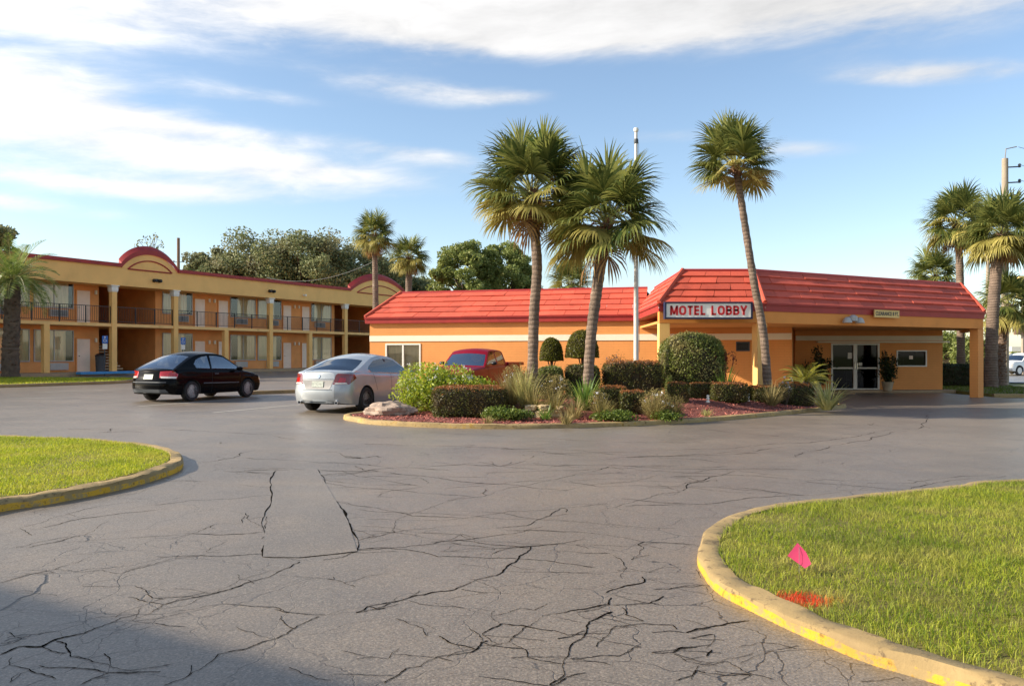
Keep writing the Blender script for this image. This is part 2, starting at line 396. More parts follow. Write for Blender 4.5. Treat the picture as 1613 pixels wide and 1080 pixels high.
M['kyel'] = kerb_mat('kerb_yellow', lin(176, 138, 56), .4, .7)

b = MB()
xs = [-1600, -700, -300, -160]+list(np.arange(-100, 101, 6.0))+[160, 300, 700, 1600]
ys = [-1600, -500, -150, -60]+list(np.arange(-30, 151, 6.0))+[220, 400, 800, 1800]
vs = [(x, y, G(x, y)-.06) for y in ys for x in xs]; nx = len(xs)
b.add(vs, [(j*nx+i, j*nx+i+1, (j+1)*nx+i+1, (j+1)*nx+i) for j in range(len(ys)-1) for i in range(nx-1)])
tag(b.build('ground', M['earth'], None), kind='structure')
b = MB()
b.grid(lambda u, v: (-78+u*96, -14+v*124, G(-78+u*96, -14+v*124)), 96, 124)
b.grid(lambda u, v: (18+u*42, -14+v*43, 0), 20, 20)
tag(b.build('parking_lot', M['asphalt'], None, smooth=True), kind='structure')
# street at the far right, with its pale pavement strips
b = MB(); b.add([(24, 46, .01), (150, 30, .01), (150, 60, .01), (34, 78, .01)], [(0, 1, 2, 3)])
tag(b.build('road', M['road'], None), kind='structure')
b = MB(); b.prism([(22.5, 36), (45, 26), (45, 28.2), (25, 38.2), (36, 80), (33, 80)], -.02, .05)
b.prism([(36, 62), (150, 44), (150, 46), (37, 64.5)], -.02, .05)
b.prism([(40, 78), (150, 60), (150, 64), (41, 82)], -.02, .05)
tag(b.build('pavement', M['concrete'], None), kind='structure')

def kerb(name, pts, inward, closed, width=.2, h=.13, mats=None, jit=.01, base=None):
    n = len(pts); P = [Vector((p[0], p[1], 0)) for p in pts]; rings = []
    prof = [(0, -.03), (0.004, h*.55), (.012, h*.85), (.035, h), (width-.02, h), (width, h-.02), (width, -.03)]
    b = MB(); k = len(prof)
    for i, p in enumerate(P):
        a = P[(i-1) % n] if closed or i else P[i]; c = P[(i+1) % n] if closed or i < n-1 else P[i]
        t = (c-a).normalized(); nr = Vector((-t.y, t.x, 0))*inward; z0 = G(p.x, p.y)
        for q, (o, z) in enumerate(prof):
            w_ = noise.noise(Vector((p.x*2.1, p.y*2.1, q*.7)))*jit*(1 if 0 < q < 6 else 0)
            w2 = noise.noise(Vector((p.x*5, p.y*5, q*.9+9)))*jit*.7*(1 if 0 < q < 6 else 0)
            e = p+nr*(o-w_+w2); b.v.append((e.x, e.y, z0+z+w_*.6+w2))
    for i in range(n if closed else n-1):
        for q in range(k-1):
            a = i*k+q; c = ((i+1) % n)*k+q
            b.f.append((a, c, c+1, a+1) if inward > 0 else (a+1, c+1, c, a)); b.m.append(0 if q >= 1 else 1)
    if not closed:
        b.f += [tuple(range(k)), tuple(range((n-1)*k, n*k))[::-1]]; b.m += [0, 0]
    return tag(b.build(name, mats or [M['ktop'], M['kface']], None, smooth=True, sharp=50), kind='structure')
def inset(pts, d, inward, closed=True):
    n = len(pts); out = []
    for i in range(n):
        a = Vector(pts[i-1]); c = Vector(pts[(i+1) % n]); t = (c-a).normalized()
        out.append((pts[i][0]-t.y*inward*d, pts[i][1]+t.x*inward*d))
    return out
def bed(name, poly, m, zf, step=.35):                # ground sheet inside a kerb, heights from zf
    X = [p[0] for p in poly]; Y = [p[1] for p in poly]
    V2 = [Vector((p[0], p[1])) for p in poly]; n = len(poly)
    gx, gy = np.meshgrid(np.arange(min(X), max(X), step), np.arange(min(Y), max(Y), step)); gx, gy = gx.ravel(), gy.ravel()
    ins = pip(poly, gx, gy)
    V2 += [Vector((x, y)) for x, y in zip(gx[ins], gy[ins])]
    vo, ed, fa, *_ = delaunay_2d_cdt(V2, [(i, (i+1) % n) for i in range(n)], [], 1, 1e-5)
    b = MB(); b.add([(p.x, p.y, zf(p.x, p.y)) for p in vo], fa)
    b.add([(p[0], p[1], zf(p[0], p[1])-q) for p in poly for q in (0, .2)], [(2*i, 2*i+1, (2*i+3) % (2*n), (2*i+2) % (2*n)) for i in range(n)])
    for i, f in enumerate(b.f[:len(fa)]):
        a, c, d = (Vector(b.v[q]) for q in f[:3])
        if (c-a).cross(d-a).z < 0: b.f[i] = f[::-1]
    return tag(b.build(name, m, None, smooth=True, sharp=0), kind='structure')

def grass_mat(name, c1, c2, dry, paint=None):
    m, nt, p = new_mat(name); v = coords(nt); g = nt.nodes.new('ShaderNodeNewGeometry')
    sp = nt.nodes.new('ShaderNodeSeparateXYZ'); nt.links.new(g.outputs['Position'], sp.inputs[0])
    pv = nt.nodes.new('ShaderNodeCombineXYZ'); nt.links.new(sp.outputs[0], pv.inputs[0]); nt.links.new(sp.outputs[1], pv.inputs[1])
    col = mixc(nt, island(nt), c1, c2)
    col = mixc(nt, noise_tex(nt, pv.outputs[0], 1.3, 4, .6).ramp(.42, .72)*.75, col, dry)
    col = mixc(nt, noise_tex(nt, pv.outputs[0], .5, 3, .6).ramp(.48, .72)*.6, col, mul(c1, .8))
    if paint:                                        # sprayed utility mark
        px, py, rx, ry, rc = paint
        u = (N(nt, sp.outputs[0])-px)/rx; w_ = (N(nt, sp.outputs[1])-py)/ry
        d = (u*u+w_*w_).op('SQRT')+(noise_tex(nt, pv.outputs[0], 7, 4)-.5)*1.3
        col = mixc(nt, d.ramp(1.0, .55)*.92, col, rc)
    nt.links.new(col, p.inputs['Base Color']); p.inputs['Roughness'].default_value = .55; p.inputs['Specular IOR Level'].default_value = .3
    t = nt.nodes.new('ShaderNodeBsdfTranslucent'); nt.links.new(col, t.inputs[0])
    mx = nt.nodes.new('ShaderNodeMixShader'); mx.inputs[0].default_value = .45
    nt.links.new(p.outputs[0], mx.inputs[1]); nt.links.new(t.outputs[0], mx.inputs[2]); nt.links.new(mx.outputs[0], nt.nodes['Material Output'].inputs[0])
    return m
def grass(name, label, poly, n, h, wd, m, zf, lean=.6, view=True):
    X = [p[0] for p in poly]; Y = [p[1] for p in poly]
    px = RNG.uniform(min(X), max(X), n*3); py = RNG.uniform(min(Y), max(Y), n*3)
    if view:                                         # only where the frame (and a step to the side of it) can see
        ok = (np.abs(px) < py*.645+2.5) & (py > 2.6); px, py = px[ok], py[ok]
    ok = pip(poly, px, py); px, py = px[ok][:n], py[ok][:n]; n = len(px)
    pz = zf(px, py); a = RNG.uniform(0, 6.283, n); la = RNG.uniform(0, 6.283, n)
    pat = np.array([noise.noise(Vector((x*1.1, y*1.1, 3))) for x, y in zip(px, py)])
    H = h*RNG.uniform(.55, 1.25, n)*(1+.45*pat); L = RNG.uniform(.1, 1, n)**1.2*lean*H
    W = wd*RNG.uniform(.6, 1.3, n)
    P = np.stack([px, py, pz], 1); S = np.stack([np.cos(a), np.sin(a), 0*a], 1)*W[:, None]/2
    D = np.stack([np.cos(la)*L, np.sin(la)*L, 0*a], 1); U = np.zeros((n, 3)); U[:, 2] = H
    V = np.stack([P-S, P+S, P+D*.35+U*.6-S*.8, P+D*.35+U*.6+S*.8, P+D*1.2+U*(1-.25*(L/H)[:, None])], 1).reshape(-1, 3)
    i = np.arange(n)*5
    T = np.concatenate([np.stack([i, i+1, i+3], 1), np.stack([i, i+3, i+2], 1), np.stack([i+2, i+3, i+4], 1)])
    return tag(np_mesh(name, V, T, m), label, 'grass', kind='stuff')

# right-hand lawn island
RI = [gp(*q) for q in ((1613, 765), (1500, 775), (1380, 788), (1280, 799), (1200, 810), (1150, 824), (1112, 848), (1098, 880), (1106, 905), (1130, 933), (1182, 962), (1243, 992), (1345, 1036), (1443, 1067))]
RI = [Vector((16.0, 10.6, 0)), Vector((11.5, 10.2, 0))]+RI+[Vector((2.6, 3.15, 0)), Vector((4.5, 2.1, 0)), Vector((8, .9, 0)), Vector((14, -.5, 0))]
rip = catmull(RI, 8)
kerb('lawn_kerb', rip, 1, False, .175, .09, jit=.016)
rin = [(p.x, p.y) for p in rip]; rin_i = inset(rin, .16, 1)
zr = lambda x, y: .11
bed('lawn', rin_i, M['soil'], lambda x, y: .075+.02*noise.noise(Vector((x*.8, y*.8, 0))))
gm = grass_mat('grass_right', lin(92, 122, 30), lin(190, 192, 64), lin(196, 182, 100), (gp(1252, 966).x, gp(1252, 966).y, .30, .15, lin(232, 60, 40)))
grass('lawn_grass', 'bright yellow green lawn grass in the kerbed island around the pink marker flag', rin_i, 200000, .06, .0042, gm, lambda x, y: .07+0*x, lean=1.5)
# left-hand lawn island
LI = [gp(*q) for q in ((-420, 890), (-200, 848), (0, 806), (60, 797), (130, 784), (200, 769), (255, 753), (283, 741), (289, 731), (281, 722), (255, 714), (215, 707), (150, 701), (60, 697), (0, 695), (-200, 697), (-420, 720))]
lip = catmull(LI, 7)
kerb('lawn_kerb', lip, 1, False, .18, .115, jit=.022)
lin_i = inset([(p.x, p.y) for p in lip], .18, 1)
bed('lawn', lin_i, M['soil'], lambda x, y: G(x, y)+.11)
gm2 = grass_mat('grass_left', lin(124, 150, 30), lin(212, 210, 64), lin(200, 190, 84))
grass('lawn_grass', 'short sunlit lawn grass on the rounded kerbed island left of the asphalt patch', lin_i, 90000, .065, .0075, gm2, lambda x, y: Gn(x, y)+.085, lean=1.1)
# far-left grass strip in front of the motel rooms
LS = [gp(*q) for q in ((-500, 622), (-200, 615), (0, 610.5), (100, 607), (185, 604), (214, 601), (200, 598.6), (100, 598), (0, 598), (-250, 598), (-500, 598))]
lsp = catmull(LS, 5)
kerb('lawn_kerb', lsp, 1, False, .2, .13, [M['ktop'], M['ktop']])
ls_i = inset([(p.x, p.y) for p in lsp], .18, 1)
bed('lawn', ls_i, M['soil'], lambda x, y: G(x, y)+.11, .8)
grass('lawn_grass', 'narrow bright grass strip under the leftmost palm beside the black car', ls_i, 40000, .09, .02, gm2, lambda x, y: Gn(x, y)+.1, view=False)
# lawn right of the portico
RL = [(18.2, 29.9), (21, 29.3), (30, 25.5), (45, 18), (45, 26), (30, 32.6), (23.5, 36.2), (31, 60), (19.0, 60), (18.9, 36)]
kerb('lawn_kerb', [p-Vector((.1, .12, 0)) for p in catmull([Vector((*p, 0)) for p in RL[:4]], 6)], 1, False, .18, .12, [M['ktop'], M['ktop']])
RL = [tuple(p)[:2] for p in catmull([Vector((*p, 0)) for p in RL[:4]], 6)]+RL[4:]
bed('lawn', RL, M['soil'], lambda x, y: .1, 1.5)
gm3 = grass_mat('grass_verge', lin(58, 88, 20), lin(110, 130, 34), lin(128, 124, 50))
grass('lawn_grass', 'green verge grass right of the orange portico column by the street', [p for p in RL], 50000, .07, .02, gm3, lambda x, y: .09+0*x, view=False)

# asphalt patch, cracks, stall lines
pp = [gp(*q) for q in ((435, 741), (500, 739), (512, 760), (530, 790), (548, 820), (563, 868), (520, 873), (470, 878), (414, 877), (417, 840), (428, 790))]
b = MB(); b.add([(p.x, p.y, p.z+.004) for p in pp], [tuple(range(len(pp)))[::-1]])
tag(b.build('asphalt_patch', M['patch'], None), kind='structure')
def fract(P, amp, lv):                               # midpoint displacement: cracks wander at every scale
    for _ in range(lv):
        Q = [P[0]]
        for p, q in zip(P, P[1:]):
            d = q-p; l = d.length; m_ = (p+q)/2
            if l > .03: m_ = m_+Vector((-d.y, d.x, 0))*random.uniform(-amp, amp)
            Q += [m_, q]
        P = Q
    return P
def ribbon(b, pts, w0, w1=None, jit=.02, z=.003, step=.07, amp=.1):
    P = [gp(*q) for q in pts]
    if jit: w0 *= max(1, P[0].y/8)*(1.15 if amp < .05 else 1)
    if jit: P = fract(P, amp, 4)
    Q = []
    for i in range(len(P)-1):
        if not Q or (P[i]-Q[-1]).length > .012: Q.append(P[i])
    Q.append(P[-1]); vs = []; n = len(Q); ph = random.uniform(0, 50); acc = 0
    for i, p in enumerate(Q):
        t = (Q[min(i+1, n-1)]-Q[max(i-1, 0)]).normalized(); acc += (Q[i]-Q[i-1]).length if i else 0
        k_ = 1 if not jit else max(.12, .75+1.3*noise.noise(Vector((acc*1.7, ph, 0))))*random.uniform(.6, 1.4)*(.15 if i in (0, n-1) else 1)
        nr = Vector((-t.y, t.x, 0))*w0*.5*k_
        for k in (-1, 1):
            e = p+nr*k; vs.append((e.x, e.y, G(e.x, e.y)+z))
    b.add(vs, [(2*i+1, 2*i, 2*i+2, 2*i+3) for i in range(n-1)])
b = MB()
Z3 = lambda L: [(x/2.25, 600+y/2.25) for x, y in L]
Z4 = lambda L: [(500+x/2.455, 640+y/2.455) for x, y in L]
Z7 = lambda L: [(x/2.88, 860+y/2.88) for x, y in L]
Z8 = lambda L: [(560+x/2.88, 840+y/2.88) for x, y in L]
ZR = lambda L: [(1060+x/2.454, 640+y/2.454) for x, y in L]
for pts, w_ in (
        ([(435, 741), (428, 790), (417, 840), (414, 877)], .022), ([(500, 739), (512, 760), (530, 790), (548, 820), (563, 868)], .03), ([(414, 877), (470, 878), (520, 873), (563, 868)], .024),
        (Z7([(0, 492), (90, 455), (190, 455), (260, 420), (380, 395), (490, 352), (600, 335), (740, 265), (900, 230), (1080, 183), (1240, 130), (1360, 70)]), .024),
        (Z7([(520, 325), (600, 285), (740, 235), (870, 225)]), .011), (Z7([(610, 180), (690, 235), (740, 240)]), .013), (Z7([(690, 290), (840, 270), (960, 215), (1090, 150), (1230, 110)]), .008),
        (Z7([(360, 634), (420, 600), (500, 572), (640, 570), (730, 570)]), .018), (Z7([(470, 485), (500, 530), (490, 575)]), .026), (Z7([(250, 430), (300, 440), (320, 500), (400, 508)]), .02),
        (Z7([(0, 165), (120, 130), (250, 105), (350, 75), (445, 32)]), .014), (Z7([(245, 120), (380, 118), (460, 108), (545, 125), (690, 85), (780, 55), (950, 60)]), .008), (Z7([(40, 620), (85, 575)]), .012),
        (Z7([(740, 634), (835, 600), (990, 490), (1100, 470), (1250, 420), (1330, 375), (1450, 318)]), .018), (Z7([(1000, 262), (1100, 268), (1240, 275), (1360, 305), (1480, 312), (1613, 300)]), .011),
        (Z7([(1260, 130), (1480, 148), (1560, 165), (1613, 185)]), .007), (Z7([(0, 440), (60, 440), (100, 415), (200, 390), (260, 385)]), .012), (Z7([(600, 340), (760, 360), (850, 365)]), .009), (Z7([(1480, 590), (1505, 580), (1510, 610)]), .014),
        (Z7([(40, 210), (180, 215), (260, 225)]), .008), (Z7([(0, 560), (40, 540), (60, 500)]), .009),
        (Z8([(0, 360), (60, 330), (260, 285), (450, 255), (540, 212), (640, 190), (700, 140), (760, 95), (795, 60)]), .026), (Z8([(30, 358), (130, 330), (160, 315)]), .012),
        (Z8([(480, 252), (600, 268), (780, 275), (800, 262)]), .012), (Z8([(130, 680), (230, 612), (300, 602), (370, 560), (520, 540), (570, 495), (600, 485)]), .022), (Z8([(545, 525), (690, 495), (760, 430), (850, 370), (1010, 345), (1150, 322), (1160, 290)]), .026),
        (Z8([(575, 460), (660, 410), (770, 420), (900, 440), (960, 460), (1150, 455), (1180, 420), (1310, 408), (1440, 415), (1455, 435)]), .018), (Z8([(350, 315), (500, 340), (610, 372), (660, 410)]), .012), (Z8([(615, 375), (750, 338), (810, 348), (870, 318)]), .012),
        (Z8([(880, 691), (940, 650), (960, 560), (1000, 490), (1050, 440), (1060, 400), (1130, 365), (1165, 355)]), .034), (Z8([(970, 568), (1200, 555), (1260, 518), (1300, 515)]), .02), (Z8([(710, 495), (770, 525), (780, 562), (870, 580), (930, 592)]), .015),
        (Z8([(1135, 270), (1310, 220), (1300, 195)]), .02), (Z8([(1165, 325), (1330, 318), (1400, 285)]), .02), (Z8([(1310, 205), (1440, 208), (1560, 205)]), .014), (Z8([(1350, 255), (1480, 242), (1613, 235)]), .015), (Z8([(1250, 120), (1290, 95), (1305, 62), (1280, 50), (1310, 38), (1540, 52)]), .014),
        (Z8([(0, 40), (130, 5)]), .006), (Z8([(300, -2), (480, 5), (560, 35), (800, 48), (1000, 52), (1250, 58)]), .009), (Z8([(1190, 172), (1230, 158), (1205, 118), (1180, 108)]), .014), (Z8([(1230, 158), (1330, 178), (1400, 152), (1470, 153)]), .012),
        (Z8([(1210, 335), (1225, 368), (1310, 398)]), .015), (Z8([(1340, 540), (1440, 540), (1470, 518), (1550, 515)]), .016), (Z8([(1440, 545), (1500, 580), (1613, 598)]), .012), (Z8([(1500, 450), (1613, 430)]), .014), (Z8([(1510, 478), (1613, 465)]), .012),
        (Z8([(685, 208), (800, 235), (950, 250), (1060, 255), (1120, 235), (1180, 212)]), .009), (Z8([(180, 385), (310, 430), (325, 465)]), .01), (Z8([(0, 570), (90, 560), (150, 570)]), .01), (Z8([(1000, 360), (1040, 385), (1100, 380)]), .01), (Z8([(400, 80), (440, 55), (480, 45)]), .009),
        (Z4([(500, 365), (650, 345), (760, 312), (880, 288), (1000, 262), (1135, 232)]), .016), (Z4([(690, 470), (810, 460), (880, 428), (945, 392)]), .02), (Z4([(950, 328), (1050, 305), (1250, 288), (1522, 290)]), .012), (Z4([(160, 515), (300, 485), (350, 420), (450, 385)]), .012),
        (Z4([(160, 460), (400, 488), (560, 492), (620, 512)]), .01), (Z4([(800, 190), (1260, 178)]), .012), (Z4([(1400, 328), (1430, 300), (1522, 285)]), .018), (Z4([(40, 270), (240, 250), (330, 252)]), .01),
        (Z4([(100, 190), (170, 198)]), .03), (Z4([(230, 350), (300, 290), (390, 275)]), .01), (Z4([(1090, 400), (1200, 375), (1300, 345), (1400, 330)]), .01), (Z4([(620, 215), (700, 232), (840, 190)]), .012),
        (ZR([(470, 188), (600, 160), (760, 130), (900, 95), (950, 85), (990, 40), (1010, 20)]), .02), (ZR([(20, 305), (100, 288), (200, 262), (240, 250)]), .022), (ZR([(50, 875), (150, 850), (300, 828)]), .024), (ZR([(60, 895), (160, 880)]), .016), (ZR([(100, 1000), (210, 985), (290, 1030), (390, 1055)]), .02),
        (ZR([(0, 945), (30, 930), (150, 920)]), .018), (ZR([(250, 930), (330, 910)]), .014), (ZR([(400, 940), (490, 925)]), .014), (ZR([(0, 700), (120, 690)]), .014), (ZR([(720, 1062), (860, 1045)]), .018), (ZR([(560, 66), (760, 72), (950, 90)]), .01), (ZR([(130, 965), (150, 940)]), .014), (ZR([(10, 1060), (90, 1020), (130, 1030)]), .014), (ZR([(250, 1060), (300, 1035)]), .014), (ZR([(0, 530), (90, 533)]), .009), (ZR([(700, 350), (900, 335), (1000, 300), (1290, 268)]), .016),
        (Z3([(880, 490), (945, 480), (925, 560)]), .012), (Z3([(100, 590), (200, 570), (280, 548)]), .016), (Z3([(70, 520), (240, 470), (380, 440), (500, 425)]), .011), (Z3([(60, 590), (300, 545), (390, 495)]), .008), (Z3([(600, 560), (700, 535), (760, 508), (860, 503)]), .009), (Z3([(730, 605), (790, 575), (810, 565)]), .009), (Z3([(700, 290), (830, 272), (900, 245)]), .02), (Z3([(830, 330), (980, 325)]), .012), (Z3([(350, 182), (450, 180)]), .03), (Z3([(780, 222), (830, 220)]), .03), (Z3([(1150, 335), (1340, 320)]), .012), (Z3([(1220, 270), (1280, 274)]), .04), (Z3([(1270, 565), (1330, 548)]), .01)):
    ribbon(b, pts, w_*.42, amp=.035 if pts[0][0] in (435, 500, 414) and pts[0][1] in (741, 739, 877) else .1)
    for _ in range((len(pts)+1)//2):                     # side branches
        i = random.randrange(len(pts)); a = pts[i]; s_ = (a[1]-HZ)/300
        q = (a[0]+random.uniform(-70, 70)*s_, a[1]+random.uniform(-16, 16)*s_)
        if q[1] > 640: ribbon(b, [a, ((a[0]+q[0])/2+random.uniform(-8, 8), (a[1]+q[1])/2+random.uniform(-3, 3)), q], max(.004, w_*.22))
for _ in range(95):                                  # hairline cracks wandering over the whole lot
    x = random.uniform(60, 1560); y = random.uniform(668, 900); pts = [(x, y)]; s_ = (y-HZ)/200; up = random.choice((-1, -1, 1))
    for k in range(random.randint(2, 4)): x += random.uniform(45, 130)*(.6+s_*.4); y += random.uniform(-2, 15)*-up*s_*.8; pts.append((x, min(max(y, 662), 1050)))
    if any(pip([tuple(q)[:2] for q in pl], np.array([gp(*p).x for p in pts]), np.array([gp(*p).y for p in pts])).any() for pl in (rin, [(p.x, p.y) for p in lip])): continue
    ribbon(b, pts, random.uniform(.0045, .009))
tag(b.build('asphalt_cracks', M['crack'], None), kind='structure')
b = MB()
for pts in ([(217, 640), (330, 632), (445, 623)], [(335, 650), (410, 643), (475, 637)], [(60, 618), (140, 615), (215, 612)], [(560, 590), (610, 588), (640, 586)], [(455, 590), (500, 586)], [(10, 628), (150, 625)]):
    ribbon(b, pts, .09, None, 0, .005)
tag(b.build('stall_lines', M['line'], None), kind='structure')
kerb('kerb', [gp(*q) for q in ((382, 622), (396, 620.5), (430, 619.5), (470, 618), (560, 614), (640, 610))], -1, False, .22, .12, [M['kyel'], M['ktop']])
# ------------------------------------------------------------------ two-storey motel (local frame: x along the front, y into the building)
MP = (-22.6, 53.2); MA = math.atan2(.862, .506)
motel = thing('motel_building', 'long two-storey tan motel block with balconies, columns and red-capped arched parapets', 'building', (MP[0], MP[1], 0), MA)
ZF, ZS0, ZS1, ZB, ZT = .55, 3.36, 3.55, 5.93, 7.32
T0, T1 = -26.0, 46.0
def seg(t0, t1):                                     # wall stretches between breezeways
    return t0, t1
GAPS = [(-4.4, -.4), (16.9, 24.6)]
b = MB()                                             # room walls, end walls and back
cur = T0
for g0, g1 in GAPS+[(T1, T1)]:
    if g0 > cur:
        b.b2(cur, g0, 1.5, 9.5, ZF, ZT-.5)
    cur = g1
b.b2(T0, T1, 9.52, 9.9, 0, ZT-.6)
b.build('wall', M['room'], motel)
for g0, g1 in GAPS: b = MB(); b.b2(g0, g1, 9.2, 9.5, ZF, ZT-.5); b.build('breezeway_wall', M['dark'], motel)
b = MB(); b.b2(T0, T1, -.16, 1.7, ZB, ZT-.22); b.b2(T0, T1, 1.72, 9.8, ZT-.75, ZT-.5)
def arch(b, t0, t1, base, rise, y0, y1, n=28, m=0):
    c = (t0+t1)/2; w_ = (t1-t0)/2; r = (w_*w_+rise*rise)/(2*rise); zc = base+rise-r; a = math.asin(min(1, w_/r))
    pts = [(c+r*math.sin(-a+2*a*i/n), zc+r*math.cos(-a+2*a*i/n)) for i in range(n+1)]
    vs = [(p[0], y0, p[1]) for p in pts]+[(p[0], y1, p[1]) for p in pts]; k = n+1
    b.add(vs, [tuple(range(k)), tuple(range(k, 2*k))[::-1]]+[(i, k+i, k+i+1, i+1) for i in range(n)]+[(0, n, 2*k-1, k)], m); return pts
ARCH = [(-4.0, .1, 1.02), (17.0, 24.9, 1.25)]
for t0, t1, rise in ARCH: arch(b, t0, t1, ZT-.25, rise, -.18, .05)
b.build('fascia', M['tan'], motel)
b = MB()                                             # red cap following the parapet and its arches
cur = T0
for t0, t1, rise in ARCH+[(T1, T1, 0)]:
    b.b2(cur, t0, -.3, 1.8, ZT-.22, ZT)
    if rise:
        pts = arch(MB(), t0, t1, ZT-.22, rise, 0, 1, 36); n = len(pts)
        for i in range(n-1):
            (xa, za), (xb, zb) = pts[i], pts[i+1]; h = .26
            vs = [(x, y, z) for x, z in ((xa, za), (xb, zb)) for y in (-.24, .06) for z in (z-.06, z+h)]
            b.add(vs, [(0, 4, 5, 1), (2, 3, 7, 6), (1, 5, 7, 3), (0, 2, 6, 4)]+([(0, 1, 3, 2)] if i == 0 else [])+([(4, 6, 7, 5)] if i == n-2 else []))
    cur = t1
b.b2(T0, T1, 9.6, 10.0, ZT-.6, ZT-.4)
b.build('parapet_cap', M['cap'], motel)
for t0, t1, rise in ARCH:                            # red lunette outline inside each arch
    b = MB(); w_ = (t1-t0)*.115; pts = arch(MB(), t0+w_, t1-w_, ZT-.30, rise*.62, 0, 1, 24)
    b.tube([(x, -.2, z) for x, z in pts], .045, 6); b.tube([(pts[0][0], -.2, pts[0][1]), (pts[-1][0], -.2, pts[-1][1])], .045, 6)
    b.build('arch_molding', M['cap'], motel)
b = MB(); b.b2(T0, T1, -.1, 1.5, ZS0, ZS1)
[b.b2(g0+.01, g1-.01, 1.5, 9.2, ZS0+.01, ZS1-.01) for g0, g1 in GAPS]
b.build('balcony_slab', M['slab'], motel)
b = MB(); b.b2(T0, T1, -.5, 1.5, .1, ZF); b.b2(T0, T1, 1.5, 9, .1, ZF-.02)
b.build('walkway', M['walk'], motel)
tall = [-21, -12.7, -4.4, 0, 8.3, 16.6, 25.0, 33.3, 41.6]; mid = [-16.85, -8.55, 4.15, 12.45, 29.2, 37.5]
for t in tall:
    b = MB(); b.b2(t-.17, t+.17, -.15, .19, ZF, ZB-.22); o = b.build('column', M['tan'], motel, bevel=.02)
    c = MB(); c.b2(t-.2, t+.2, -.18, .22, ZB-.42, ZB-.35); c.b2(t-.22, t+.22, -.2, .24, ZB-.35, ZB-.08); c.b2(t-.27, t+.27, -.25, .29, ZB-.08, ZB-.005)
    c.build('capital', M['white'], o, bevel=.015)
for t in mid:
    b = MB(); b.b2(t-.17, t+.17, -.14, .2, ZF, ZS0); b.build('column', M['tan'], motel, bevel=.02)
posts = sorted(tall)
for a, c in zip([T0]+posts, posts+[T1]):
    if c-a < .5: continue
    x0, x1 = a+.18, c-.18; b = MB()
    b.b2(x0, x1, -.02, .02, ZS1+1.02, ZS1+1.06); b.b2(x0, x1, -.015, .015, ZS1+.1, ZS1+.13)
    n = int((x1-x0)/.115)
    for i in range(1, n): x = x0+(x1-x0)*i/n; b.b2(x-.007, x+.007, -.007, .007, ZS1+.13, ZS1+1.02)
    k = max(2, round((x1-x0)/1.6))
    for i in range(k+1): x = x0+(x1-x0)*i/k; b.b2(x-.025, x+.025, -.025, .025, ZS1, ZS1+1.06)
    b.build('railing', M['black'], motel)
def room(t, mirrored, zf, upper):
    f = (lambda u: t+4.15-u) if mirrored else (lambda u: t+u)
    def span(a, c): return min(f(a), f(c)), max(f(a), f(c))
    sill = .92 if upper else .7; top = 2.5
    x0, x1 = span(.12, 2.5); b = MB()
    for q in ((x0, x1, zf+sill-.06, zf+sill), (x0, x1, zf+top, zf+top+.06)): b.b2(q[0], q[1], 1.42, 1.5, q[2], q[3])
    for x in (x0, x1-.05, (x0+x1)/2-.02): b.b2(x, x+.05, 1.43, 1.5, zf+sill, zf+top)
    win = b.build('window', M['ac'], motel)
    c0, c1 = span(.15, 2.02+random.uniform(-.25, .2)); b = MB(); n = 48; zb, zt = zf+sill, zf+top
    vs = []
    for i in range(n+1):
        u = i/n; y = 1.485+.008*math.sin(u*n*1.3+t)
        vs += [(c0+(c1-c0)*u, y, zb), (c0+(c1-c0)*u, y, zt)]
    b.add(vs, [(2*i, 2*i+2, 2*i+3, 2*i+1) for i in range(n)])
    b.build('curtain', M['curtain'], win, smooth=True, sharp=0)
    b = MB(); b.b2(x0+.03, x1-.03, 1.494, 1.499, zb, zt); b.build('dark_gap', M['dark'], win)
    b = MB(); b.add([(x0+.04, 1.455, zb), (x1-.04, 1.455, zb), (x1-.04, 1.455, zt), (x0+.04, 1.455, zt)], [(0, 1, 2, 3)]); b.build('pane', M['glass'], win)
    d0, d1 = span(2.72, 3.55); b = MB(); b.b2(d0, d1, 1.455, 1.5, zf, zf+2.03)
    for z in (.25, 1.15): b.b2(d0+.13, d1-.13, 1.445, 1.456, zf+z, zf+z+.7)
    dr = b.build('door', M['door'], motel)
    hx = d1-.09 if mirrored else d0+.09
    b = MB(); b.box((hx, 1.41, zf+.98), (.05, .1, .05)); b.build('handle', M['chrome'], dr)
    b = MB(); b.b2(d0-.07, d0, 1.44, 1.5, zf, zf+2.1); b.b2(d1, d1+.07, 1.44, 1.5, zf, zf+2.1); b.b2(d0, d1, 1.44, 1.5, zf+2.03, zf+2.1)
    b.build('door_frame', M['room'], motel)
    a0, a1 = span(1.0, 2.1); b = MB(); za = zf+(.36 if upper else .14)
    b.b2(a0, a1, 1.3, 1.5, za, za+.42); o = b.build('ac_unit', M['ac'], motel)
    b = MB()
    for k in range(7): b.b2(a0+.06, a1-.06, 1.29, 1.302, za+.05+k*.048, za+.075+k*.048)
    b.b2((a0+a1)/2-.02, (a0+a1)/2+.02, 1.285, 1.303, za+.04, za+.38); b.build('grille', M['dgrey'] if upper else M['ac'], o)
    l0 = f(3.92); b = MB(); b.b2(l0-.06, l0+.06, 1.38, 1.5, zf+1.85, zf+2.1); b.build('wall_lamp', M['cream'], motel)
for t, mr in ((-21, 0), (-16.85, 1), (-12.7, 1), (-8.55, 0), (0, 0), (4.15, 1), (8.3, 0), (12.45, 1), (25.0, 0), (29.15, 1), (33.3, 0)):
    for zf, up in ((ZF, 0), (ZS1, 1)): room(t, mr, zf, up)
b = MB()                                             # stair flight in the first breezeway
for k in range(16): b.b2(-3.6, -2.3, 2.2+k*.28, 2.56+k*.28, ZF+k*.187+.09, ZF+k*.187+.187)
